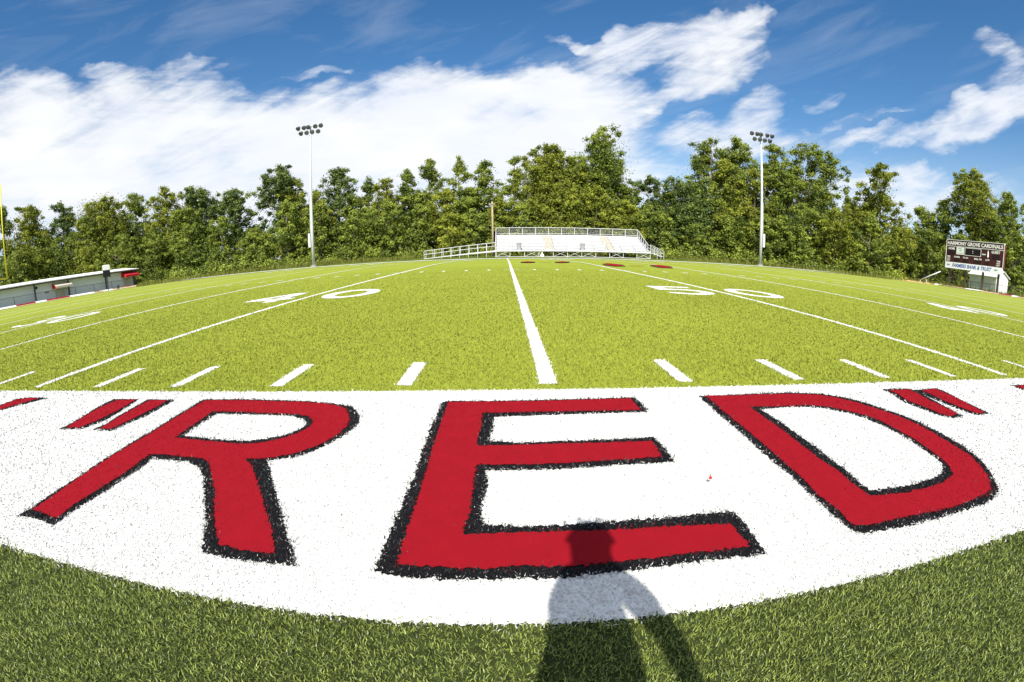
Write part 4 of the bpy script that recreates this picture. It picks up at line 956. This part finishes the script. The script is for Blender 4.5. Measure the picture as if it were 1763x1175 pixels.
# ------------------------------------------------------------------ trees
LEAF = leafmat('leaf', (0.060, 0.098, 0.018), (0.345, 0.410, 0.058), 0.32, 0.55, 0.25)
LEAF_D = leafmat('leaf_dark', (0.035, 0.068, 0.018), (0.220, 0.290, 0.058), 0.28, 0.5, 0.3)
LEAF_Y = leafmat('leaf_yellow', (0.095, 0.120, 0.016), (0.390, 0.430, 0.055), 0.34, 0.6, 0.2)
BARK = mat('bark', (0.15, 0.115, 0.085), .9, spec=.05, noise_amt=.35, noise_scale=3)
BARKP = mat('pale_bark', (0.27, 0.23, 0.17), .9, spec=.05, noise_amt=.3, noise_scale=3)
def leaf_mesh(name, C, S, rng, m, parent=None, size=(0.10, 0.25), per=190, tint_c=None):
    """C clump centres (n,3), S clump radii (n,3): kite-shaped leaf sprays scattered through the clumps"""
    n = len(C); k = np.repeat(np.arange(n), per); N_ = len(k)
    d = rng.normal(0, 1, (N_, 3)); d /= np.linalg.norm(d, axis=1)[:,None]
    rr = np.minimum(np.abs(rng.normal(.25, .55, N_)), rng.uniform(.95, 1.2, N_))
    P = C[k] + d*rr[:,None]*S[k]
    nrm = d*0.8 + rng.normal(0, .55, (N_, 3)) + np.array([0, -.1, .35]); nrm /= np.linalg.norm(nrm, axis=1)[:,None]
    a = np.cross(nrm, rng.normal(0, 1, (N_, 3))); a /= np.linalg.norm(a, axis=1)[:,None]
    b = np.cross(nrm, a)
    s = rng.uniform(size[0], size[1], N_)[:,None]
    V = np.empty((N_, 4, 3), np.float32)
    V[:,0] = P - a*s*.95; V[:,1] = P + b*s*rng.uniform(.35,.6,(N_,1)) - nrm*s*.12; V[:,2] = P + a*s*.95 + nrm*s*.1; V[:,3] = P - b*s*rng.uniform(.35,.6,(N_,1)) - nrm*s*.12
    me = bpy.data.meshes.new(name)
    me.vertices.add(N_*4); me.vertices.foreach_set('co', V.reshape(-1).astype(np.float32))
    me.loops.add(N_*4); me.loops.foreach_set('vertex_index', np.arange(N_*4, dtype=np.int32))
    me.polygons.add(N_); me.polygons.foreach_set('loop_start', np.arange(0, N_*4, 4, dtype=np.int32))
    try: me.polygons.foreach_set('loop_total', np.full(N_, 4, np.int32))
    except Exception: pass
    tc_ = rng.uniform(.12, .92, n) if tint_c is None else tint_c
    t = np.clip(tc_[k] + rng.normal(0, .2, N_), 0, 1)
    at = me.attributes.new('tint', 'FLOAT', 'POINT'); at.data.foreach_set('value', np.repeat(t, 4).astype(np.float32))
    me.update(calc_edges=True)
    me.materials.append(m)
    o = bpy.data.objects.new(name, me); COL.objects.link(o)
    if parent: o.parent = parent
    return o
def tree(x, y, H, W, kind, label, seed, group, low=None, per=165):
    rng = np.random.default_rng(seed)
    z = zf(x, y)-.1
    nm = 'pine_tree' if kind == 'pine' else ('leafy_tree' if kind != 'bushy' else 'bushy_tree')
    root = empty(nm, label, 'tree', (x, y, z), 0, group)
    hw = W/2; C, S = [], []
    lobes = rng.uniform(0, 2*np.pi, 5)
    def env(t, th):
        """relative radius of the crown at relative height t in direction th"""
        if kind == 'pine': base = .35+.65*math.sin(math.pi*min(1, max(0, (t-.38)/.64)))**.8 if t > .38 else .45
        elif kind == 'spire': base = (1.05-.15*t) if t < .55 else max(.2, .95-((t-.55)/.47)**1.6*.75)
        elif kind == 'open': base = 1.05 if t < .6 else max(.25, 1.05-((t-.6)/.45)**1.5*.75)
        elif kind == 'bushy': base = 1.08-.78*max(0, t-.4)**1.3/.51
        else: base = 1.12 if t < .45 else max(.18, 1.12-((t-.45)/.57)**2.0*.95)
        return base*(1+.20*math.sin(2*th+lobes[0]+t*5)+.15*math.sin(3*th+lobes[1]-t*8))
    vol = {'pine': 95, 'spire': 95, 'open': 145, 'bushy': 115, 'broad': 165}[kind]
    vol = int(vol*min(1.9, max(.75, (H*W)/115)))
    tmin = {'pine': .36, 'spire': .12, 'open': .10, 'bushy': .02, 'broad': .05}[kind]
    # boughs: a handful of billowing sub-crowns set off the axis, each filled with leaf clumps
    nb = {'pine': 8, 'spire': 9, 'open': 12, 'bushy': 9, 'broad': 13}[kind]
    nb = int(nb*min(1.6, max(.8, H*W/125)))
    B = []
    for i in range(nb):
        t = tmin + (1-tmin)*((i+rng.uniform(.1, .9))/nb)
        th = i*2.39996 + rng.normal(0, .6)
        e_ = env(t, th)*hw
        rb = max(1.05, e_*rng.uniform(.52, .78)*(.85 if kind in ('open', 'pine') else 1.0))
        off = max(0, e_-rb*.7)*rng.uniform(.5, 1.05)
        zc = min(t*H, H-rb*.75)
        B.append((off*math.cos(th), off*math.sin(th), zc, rb, rb*rng.uniform(.75, 1.25)))
    wts = np.array([q[3]**1.7 for q in B]); wts /= wts.sum()
    tone = rng.uniform(-.16, .16, nb)
    TC = []
    for i in rng.choice(nb, vol, p=wts):
        bx, by, bz_, rb, rv = B[i]
        d = rng.normal(0, 1, 3); d /= np.linalg.norm(d); u = rng.uniform(.35, 1.0)**.6
        rc = rng.uniform(.36, .80)*(H/17.0)**.35
        C.append((bx+d[0]*u*rb, by+d[1]*u*rb, max(.3, min(H-.35, bz_+d[2]*u*rv)))); S.append((rc*1.2, rc*1.2, rc*rng.uniform(.65, 1.05)))
        TC.append(np.clip(rng.uniform(.15, .85)+tone[i], .05, .95))
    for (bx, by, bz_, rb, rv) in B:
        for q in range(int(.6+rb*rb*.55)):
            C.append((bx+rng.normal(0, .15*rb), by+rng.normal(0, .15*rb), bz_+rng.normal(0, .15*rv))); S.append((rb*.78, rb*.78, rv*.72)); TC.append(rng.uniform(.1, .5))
    # a definite leader so that the top is where it should be, with a few lesser ones
    C.append((rng.uniform(-.3,.3), 0, H-.45)); S.append((.65,.65,.6)); C.append((rng.uniform(-.5,.5), .2, H-1.1)); S.append((.7,.7,.6))
    for q in range(3):
        th = rng.uniform(0, 2*np.pi); tt_ = rng.uniform(.80, .94); rr_ = env(tt_, th)*hw*rng.uniform(.3, .8)
        C.append((rr_*math.cos(th), rr_*math.sin(th), tt_*H)); S.append((.6, .6, .7))
    TC += [.6]*(len(C)-len(TC))
    C = np.array(C); S = np.array(S)
    # trunk and limbs
    mb = MB(); lean = rng.uniform(-.5, .5, 2)
    tr_r = .012*H+.05
    def axis(zz): s = zz/H; return Vector((lean[0]*s*(1-s)*2, lean[1]*s*(1-s)*2, zz))
    top = H*(.93 if kind != 'bushy' else .75)
    pts = [axis(top*i/7) for i in range(8)]
    mb.tube(pts, [tr_r*(1.25 if i == 0 else 1)*(1-.86*i/7) for i in range(8)], 9)
    order = rng.permutation(vol)[:int(vol*.3)]
    for i in order:
        c = Vector(C[i]); zb = max(.12*H, c.z - (.35+.35*rng.uniform())*math.hypot(c.x, c.y) - .4)
        a = axis(min(zb, top*.97)); mid = a.lerp(c, .5) + Vector((0, 0, -.08*(c-a).length))
        r0 = max(.03, tr_r*.42*(1-zb/H)+.02)
        mb.tube([a, mid, c], [r0, r0*.7, r0*.25], 5, cap=False)
    mb.obj('trunk', BARKP if rng.uniform() < .4 else BARK, root, smooth=True)
    m = LEAF_D if kind == 'pine' or 'dark' in label else (LEAF_Y if ('yellow' in label or rng.uniform() < .25) else LEAF)
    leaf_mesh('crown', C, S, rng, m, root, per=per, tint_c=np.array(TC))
    return root
TALL = [
 (-84.9,50.6,17.5,3.5,'pine','dark tall tree behind the yellow goal post upright at the far left'),
 (-81.4,54.0,16.9,8.8,'broad','round topped green tree just right of the yellow goal post'),
 (-79.5,59.9,17.4,6.2,'pine','dark pine with a ball shaped top above the white field house'),
 (-72.7,64.8,17.2,10.2,'broad','wide leafy tree rising above the play clock on the left'),
 (-68.9,70.0,17.5,7.5,'broad','leafy tree beyond the red awning at the end of the field house'),
 (-61.9,70.9,17.6,8.0,'broad','tree with a flat double top between the field house and the left light pole'),
 (-55.4,73.4,16.4,8.2,'pine','open crowned tree with sky showing through it left of the left light pole'),
 (-49.0,75.3,15.5,7.2,'pine','ragged pine with dark tufts sticking out next to a gap of sky'),
 (-38.1,72.3,17.9,6.6,'pine','tall pine with a round leaning head left of the left light pole'),
 (-34.4,71.8,14.7,6.1,'broad','yellow green tree directly behind the left light pole'),
 (-28.3,75.4,16.6,6.6,'broad','dark rounded tree right of the left light pole'),
 (-24.4,79.8,15.1,2.7,'spire','thin bluish tree poking up right of the dark rounded tree'),
 (-20.3,76.8,14.0,6.1,'broad','leafy tree left of the two stepped tall tops near the middle'),
 (-16.8,78.6,15.8,3.8,'broad','narrow tree forming the lower of two stepped tops near the middle'),
 (-13.3,80.3,17.7,5.1,'broad','narrow tall tree forming the higher of two stepped tops near the middle'),
 (-8.3,80.9,18.1,4.1,'spire','slim sparse column tree standing alone against the clouds'),
 (-3.6,79.2,16.6,6.2,'broad','leafy tree just left of the wooden utility pole'),
 (1.6,83.3,18.1,4.4,'spire','pointed tree beside the gap of sky behind the left end of the bleachers'),
 (7.6,74.9,18.7,9.8,'broad','broad left half of the big tree clump behind the bleachers'),
 (15.7,75.7,21.7,8.9,'broad','tallest tree in the middle, behind the bleachers'),
 (25.1,79.5,15.0,5.6,'pine','small open tree right of the tallest tree behind the bleachers'),
 (28.5,71.9,13.4,10.8,'broad','low round dark tree right of the bleachers'),
 (34.1,71.8,21.1,7.7,'open','tall tree at the left of the clump by the right light pole'),
 (39.2,71.4,21.5,7.0,'open','tall tree immediately left of the right light pole'),
 (43.7,67.7,20.4,6.1,'open','tall tree immediately right of the right light pole'),
 (47.8,63.7,20.4,9.2,'open','tall tree with bare forked limbs right of the right light pole'),
 (55.7,62.6,12.6,7.0,'broad','shorter tree in the dip between two taller trees on the right'),
 (55.4,54.7,16.9,6.5,'open','lone forked tree with a ragged top left of the scoreboard'),
 (73.7,61.5,13.4,6.1,'broad','low tree in the dip left of the scoreboard'),
 (76.9,59.3,15.0,5.2,'broad','tree top just left of the scoreboard'),
 (79.3,54.5,20.7,8.7,'open','tall tree rising right behind the scoreboard'),
 (84.6,50.2,17.4,7.2,'broad','tree at the right edge of the view behind the shed'),
]
MID = [
 (-79.0,48.6,9.0,8.9),
 (-71.2,57.4,7.9,9.3),
 (-65.8,61.8,9.5,8.4),
 (-60.1,64.5,9.5,8.3),
 (-53.0,65.2,9.2,9.1),
 (-47.1,67.0,9.7,8.0),
 (-39.3,64.8,6.1,6.5),
 (-33.6,65.6,10.5,8.2),
 (-29.0,67.7,9.7,7.3),
 (-23.3,68.6,8.2,7.3),
 (-18.3,70.1,9.4,7.3),
 (-13.6,72.1,8.9,6.4),
 (-9.2,71.8,7.2,6.4),
 (-5.2,73.1,7.7,6.1),
 (3.0,71.2,8.5,6.3),
 (8.2,70.8,11.2,9.0),
 (14.2,70.9,11.4,8.2),
 (19.0,70.8,9.1,7.4),
 (24.0,68.3,7.3,7.3),
 (29.0,66.3,5.7,7.2),
 (33.8,64.1,7.1,7.2),
 (38.8,61.3,7.6,7.1),
 (43.4,58.3,9.7,7.9),
 (47.2,55.3,9.4,7.8),
 (51.1,51.9,8.6,6.0),
 (57.9,52.2,7.9,6.3),
 (68.4,55.4,8.7,7.0),
 (74.2,53.0,9.0,7.0),
 (79.5,45.1,10.4,5.7),
]
MIDLAB = [
 'bushy tree behind the roof of the field house at its left end',
 'bushy tree behind the field house above the beige awning',
 'bushy tree directly behind the play clock',
 'bushy tree at the right hand end of the field house',
 'low bushy tree a little right of the field house',
 'low bushy tree midway between the field house and the left light pole',
 'low bushy tree under the gap of sky left of the left light pole',
 'bushy tree immediately left of the left light pole foot',
 'bushy tree immediately right of the left light pole foot',
 'bushy tree second to the right of the left light pole',
 'bushy tree midway between the left light pole and the bleacher ramp',
 'bushy tree just left of the bottom end of the bleacher ramp',
 'bushy tree behind the lower half of the bleacher ramp',
 'bushy tree behind the upper half of the bleacher ramp',
 'bushy tree behind the left end of the bleachers',
 'large bushy tree behind the left trash can on the bleachers',
 'large bushy tree behind the right trash can on the bleachers',
 'bushy tree behind the right part of the bleachers',
 'bushy tree behind the stairs at the right end of the bleachers',
 'lowest bushy tree just right of the bleacher stairs',
 'bushy tree midway between the bleachers and the right light pole',
 'bushy tree immediately left of the right light pole foot',
 'bushy tree immediately right of the right light pole foot',
 'bushy tree second to the right of the right light pole',
 'bushy tree beneath the lone forked tree',
 'bushy tree between the lone forked tree and the tilted boom',
 'bushy tree behind the tilted white boom',
 'bushy tree directly behind the scoreboard',
 'bushy tree behind the white shed at the right edge',
]
FILL = [
 (-78.4,54.7,11.5,11.5,'middling tree between the goal post and the beige awning, behind the roof'),
 (-72.6,60.4,13.4,9.6,'middling tree left of the play clock, in a dip of the skyline'),
 (-55.3,68.5,12.1,10.5,'middling tree filling the dip left of the open crowned tree'),
 (-42.9,72.0,7.4,8.2,'middling tree in the gap of sky left of the left light pole'),
 (-30.7,71.3,12.1,6.7,'middling tree just right of the left light pole top half'),
 (-24.8,73.4,11.0,7.7,'middling tree under the thin bluish tree'),
 (-10.7,76.6,11.2,7.8,'middling tree left of the slim sparse column tree'),
 (-6.0,77.1,11.8,5.8,'middling tree right of the slim sparse column tree'),
 (-0.8,77.3,10.4,5.8,'middling tree behind the wooden utility pole'),
 (4.8,77.1,12.1,7.8,'middling tree at the left foot of the big tree clump'),
 (12.5,76.3,16.4,10.6,'tree filling the notch between the two tops of the big clump'),
 (19.6,74.8,12.2,7.7,'middling tree at the right foot of the tallest tree'),
 (26.3,72.7,11.2,7.7,'middling tree above the right end of the bleachers'),
 (35.4,68.9,16.8,7.6,'tree filling the clump left of the right light pole'),
 (39.6,66.7,15.5,7.6,'tree filling the clump behind the right light pole'),
 (44.2,63.8,14.8,7.5,'tree filling the clump right of the right light pole'),
 (50.5,61.7,12.6,7.6,'middling tree below the tree with bare forked limbs'),
 (55.6,57.4,11.0,7.5,'middling tree at the left foot of the lone forked tree'),
 (67.2,59.8,8.8,7.2,'middling tree at the right foot of the lone forked tree'),
 (80.3,51.4,14.6,8.1,'middling tree behind the right half of the scoreboard'),
]
for i, (x, y, H, W, k, l) in enumerate(TALL):
    tree(x, y, H, W*1.28, k, l, 100+i, 'tall trees of the wood behind the field')
for i, ((x, y, H, W), l) in enumerate(zip(MID, MIDLAB)):
    tree(x, y, H, W*1.08, 'bushy', l, 300+i, 'bushy trees along the foot of the wood')
for i, (x, y, H, W, l) in enumerate(FILL):
    tree(x, y, H, W*.85, 'broad', l, 500+i, 'middling trees filling the wood between the tall ones')
# undergrowth along the foot of the wood and the wood's depth behind: masses nobody could count
def polar(az, r): return CAM.x + r*math.sin(R(az)), CAM.y + r*math.cos(R(az))
rng = np.random.default_rng(5)
C, S = [], []
for az in np.arange(-66, 68, .5):
    for rep in range(2):
        a = az + rng.uniform(-.3, .3)
        base = 88 if a < -40 else (71 if abs(a) < 40 else (74 if a < 47 else 90))
        r = base + rng.uniform(-1.0, 5.0); hh = rng.uniform(.8, 2.6)
        x, y = polar(a, r)
        if a < -40: r += 2
        z = zf(x, y); rc = rng.uniform(.7, 1.3)
        C.append((x, y, z+hh*.35)); S.append((rc*1.2, rc*1.2, hh*.6))
stuff(leaf_mesh('undergrowth', np.array(C), np.array(S), rng, LEAF, per=150), 'tangled green undergrowth along the foot of the wood', 'undergrowth')
C, S = [], []
for az in np.arange(-66, 68, .55):
    for rep in range(5):
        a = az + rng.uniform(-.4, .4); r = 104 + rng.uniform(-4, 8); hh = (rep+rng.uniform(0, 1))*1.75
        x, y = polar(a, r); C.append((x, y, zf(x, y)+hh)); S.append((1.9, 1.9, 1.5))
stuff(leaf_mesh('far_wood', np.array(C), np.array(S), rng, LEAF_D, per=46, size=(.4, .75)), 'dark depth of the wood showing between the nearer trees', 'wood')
# long grass at the edge of the wood
WEED = leafmat('weed', (0.07, 0.09, 0.015), (0.24, 0.25, 0.05), 0.3, 0.6, 0.2)
def weeds(name, label, spans, hmin, hmax, m, dens):
    V, T = [], []
    for (a0, a1, r0, r1) in spans:
        n = int(abs(a1-a0)*dens)
        for _ in range(n):
            a = rng.uniform(a0, a1); r = rng.uniform(r0, r1); x, y = polar(a, r); z = zf(x, y)
            h = rng.uniform(hmin, hmax)*rng.uniform(.5, 1); w = rng.uniform(.03, .07); th = rng.uniform(0, 2*math.pi); lx, ly = rng.normal(0, .22*h, 2)
            wx, wy = w*math.cos(th), w*math.sin(th)
            V += [(x-wx, y-wy, z-.03), (x+wx, y+wy, z-.03), (x+lx*.4+wx*.7, y+ly*.4+wy*.7, z+h*.6), (x+lx, y+ly, z+h)]
            T += [rng.uniform(.3, 1)]*4
    mb = MB(); mb.v = V; mb.f = [(4*i, 4*i+1, 4*i+2, 4*i+3) for i in range(len(V)//4)]
    o = mb.obj(name, m); at = o.data.attributes.new('tint', 'FLOAT', 'POINT')
    at.data.foreach_set('value', np.array(T[:len(o.data.vertices)], np.float32)); return stuff(o, label, 'grass')
weeds('tall_weeds', 'long yellow green weeds at the edge of the wood', [(-44, -11, 66, 70), (20, 46, 67, 72), (46, 62, 76, 86), (-11, 20, 70, 73)], .25, .8, WEED, 110)

# ------------------------------------------------------------------ small litter on the white band
rp_ = MB(); 
def gxy(x, y): return x, y
mb = MB(); mb.add([(0,0,.030),(.012,.006,.045),(.030,.002,.040),(.022,-.010,.034),(.008,-.016,.032)], [(0,1,2,3,4)]); mb.add([(.004,.003,.034),(.016,.016,.052),(.022,.010,.056),(.010,-.001,.036)], [(0,1,2,3)])
rl_ = mb.obj('red_petal', mat('red_leaf', (.45,.03,.02), .5)); rl_.location = (0.485, -1.255, 0.006); rl_.scale = (.6, .6, .6); tag(rl_, 'tiny red leaf lying on the white band between letters E and D', 'leaf')
V, F = [], []
STRAW = mat('straw', (.36,.31,.18), .7)
mb = MB()
for (x, y) in ((.62,-.95),(.75,-1.02),(1.55,-.72),(-.75,-.42),(-1.0,-.9),(1.45,-1.1),(-2.6,-1.3),(1.9,-1.72),(-.2,-.95),(.95,-1.62),(2.6,-1.0),(-1.6,-1.75),(1.2,-.6),(-2.9,-.9)):
    if any(inshape([POLY[k_+'_black'][0]], np.array([x]), np.array([y]))[0] for k_ in 'RED'): continue
    a = rng.uniform(0, 6.28); L_ = rng.uniform(.03, .07); c_ = rng.uniform(-.6, .6)
    pts = [(x+L_*t*math.cos(a+c_*t), y+L_*t*math.sin(a+c_*t), .034+.006*math.sin(3*t)) for t in np.linspace(0, 1, 6)]
    mb.tube(pts, .0010, 5)
stuff(mb.obj('grass_clippings', STRAW), 'dry grass clippings scattered on the white band', 'clippings')

# ------------------------------------------------------------------ the photographer, standing just behind the camera
def skin_body(name, verts, edges, radii, m, parent, root_i=0, sub=2):
    me = bpy.data.meshes.new(name); me.from_pydata(verts, edges, []); ob = bpy.data.objects.new(name, me); COL.objects.link(ob)
    ob.modifiers.new('skin', 'SKIN'); sv = me.skin_vertices[0].data
    for i, r in enumerate(radii):
        sv[i].radius = r if isinstance(r, tuple) else (r, r); sv[i].use_root = (i == root_i)
    s = ob.modifiers.new('sub', 'SUBSURF'); s.levels = sub; s.render_levels = sub
    bpy.context.view_layer.update()
    m2 = bpy.data.meshes.new_from_object(ob.evaluated_get(bpy.context.evaluated_depsgraph_get())); m2.name = name
    bpy.data.objects.remove(ob)
    o = bpy.data.objects.new(name, m2); COL.objects.link(o); m2.materials.clear(); m2.materials.append(m)
    for p in m2.polygons: p.use_smooth = True
    o.parent = parent; return o
pr = empty('person', 'person standing behind the viewpoint whose shadow falls across the letter E', 'person', (-.23, -3.06, 0), R(-8))
SKIN = mat('skin', (.42,.25,.17), .5, spec=.3)
V = [(0,0,.92),(0,0,1.08),(0,.0,1.25),(0,0,1.38),(0,.01,1.46),(0,.03,1.53),(0,.04,1.60),(0,.035,1.655),   # pelvis..crown
     (.08,0,.86),(.10,.03,.50),(.10,-.01,.10),(.11,.13,.035),
     (-.08,0,.86),(-.10,.03,.50),(-.10,-.01,.10),(-.11,.13,.035),
     (.085,0,1.425),(.185,0,1.20),(.225,.02,.97),(.24,.05,.88),
     (-.055,.02,1.40),(-.075,.06,1.13),(-.06,.22,.95),(-.03,.27,.90)]
E_ = [(0,1),(1,2),(2,3),(3,4),(4,5),(5,6),(6,7),(0,8),(8,9),(9,10),(10,11),(0,12),(12,13),(13,14),(14,15),(4,16),(16,17),(17,18),(18,19),(3,20),(20,21),(21,22),(22,23)]
RD = [(.13,.10),(.115,.085),(.09,.085),(.072,.075),.048,(.062,.075),(.075,.095),(.055,.07),.078,.055,.038,.035,.078,.055,.038,.035,.040,.036,.028,(.022,.035),.045,.036,.028,(.038,.02)]
skin_body('body', V, E_, RD, SKIN, pr)
SHIRT = mat('dark_shirt', (.06,.06,.08), .85, noise_amt=.1); SHORT = mat('khaki_shorts', (.30,.25,.17), .85)
skin_body('shirt', [(0,0,.90),(0,0,1.08),(0,0,1.25),(0,0,1.38),(0,.005,1.45),(.085,0,1.425),(.155,0,1.27),(-.055,.02,1.40),(-.068,.04,1.22)],
          [(0,1),(1,2),(2,3),(3,4),(4,5),(5,6),(3,7),(7,8)], [(.142,.115),(.128,.10),(.103,.10),(.082,.086),.056,.048,.046,.055,.050], SHIRT, pr)
skin_body('shorts', [(0,0,.95),(0,0,.88),(.085,0,.80),(.10,.02,.54),(-.085,0,.80),(-.10,.02,.54)], [(0,1),(1,2),(2,3),(1,4),(4,5)], [(.135,.115),(.13,.11),.095,.082,.095,.082], SHORT, pr)
HAIR = mat('brown_hair', (.05,.03,.02), .6)
skin_body('hair', [(0,.005,1.585),(0,.01,1.64),(0,.03,1.675)], [(0,1),(1,2)], [(.058,.068),(.078,.092),(.045,.06)], HAIR, pr)
FACE = SKIN
for s in (-1, 1):
    mb = MB(); mb.tube([(s*.050,.03,1.585),(s*.062,.02,1.60),(s*.058,.025,1.63)], [.008,.014,.008], 8); mb.obj('ear', SKIN, pr, smooth=True)
    mb = MB(); mb.tube([(s*.032,.128,1.615),(s*.032,.136,1.615)], [.013,.007], 10); mb.obj('eye', mat('eye', (.05,.05,.05), .2), pr)
# left hand closed on the camera in front, right hand hanging half curled at the side
for k in range(4):
    f = MB(); bx_ = -.055+k*.018; f.tube([(bx_,.275,.905),(bx_,.318,.903-.004*k),(bx_+.012,.332,.884),(bx_+.014,.320,.868)], [.010,.0095,.009,.007], 7); f.obj('finger', SKIN, pr, smooth=True)
    f = MB(); by_ = .02+k*.019; f.tube([(.243,by_,.875),(.250,by_+.004,.835-.003*k),(.243,by_+.006,.805-.004*(1.5-abs(k-1.5))),(.230,by_+.006,.79)], [.010,.0095,.009,.007], 7); f.obj('finger', SKIN, pr, smooth=True)
f = MB(); f.tube([(-.01,.25,.91),(.012,.285,.925),(.004,.310,.92)], [.012,.011,.008], 7); f.obj('thumb', SKIN, pr, smooth=True)
f = MB(); f.tube([(.235,.085,.885),(.232,.112,.852),(.228,.112,.825)], [.012,.011,.008], 7); f.obj('thumb', SKIN, pr, smooth=True)
mb = MB(); mb.tube([(0,.128,1.60),(0,.150,1.575),(0,.135,1.568)], [.010,.014,.010], 8); mb.obj('nose', SKIN, pr, smooth=True)
mb = MB(); mb.tube([(-.025,.126,1.545),(0,.132,1.543),(.025,.126,1.545)], [.005,.008,.005], 8); mb.obj('mouth', mat('lip', (.35,.12,.10), .4), pr, smooth=True)
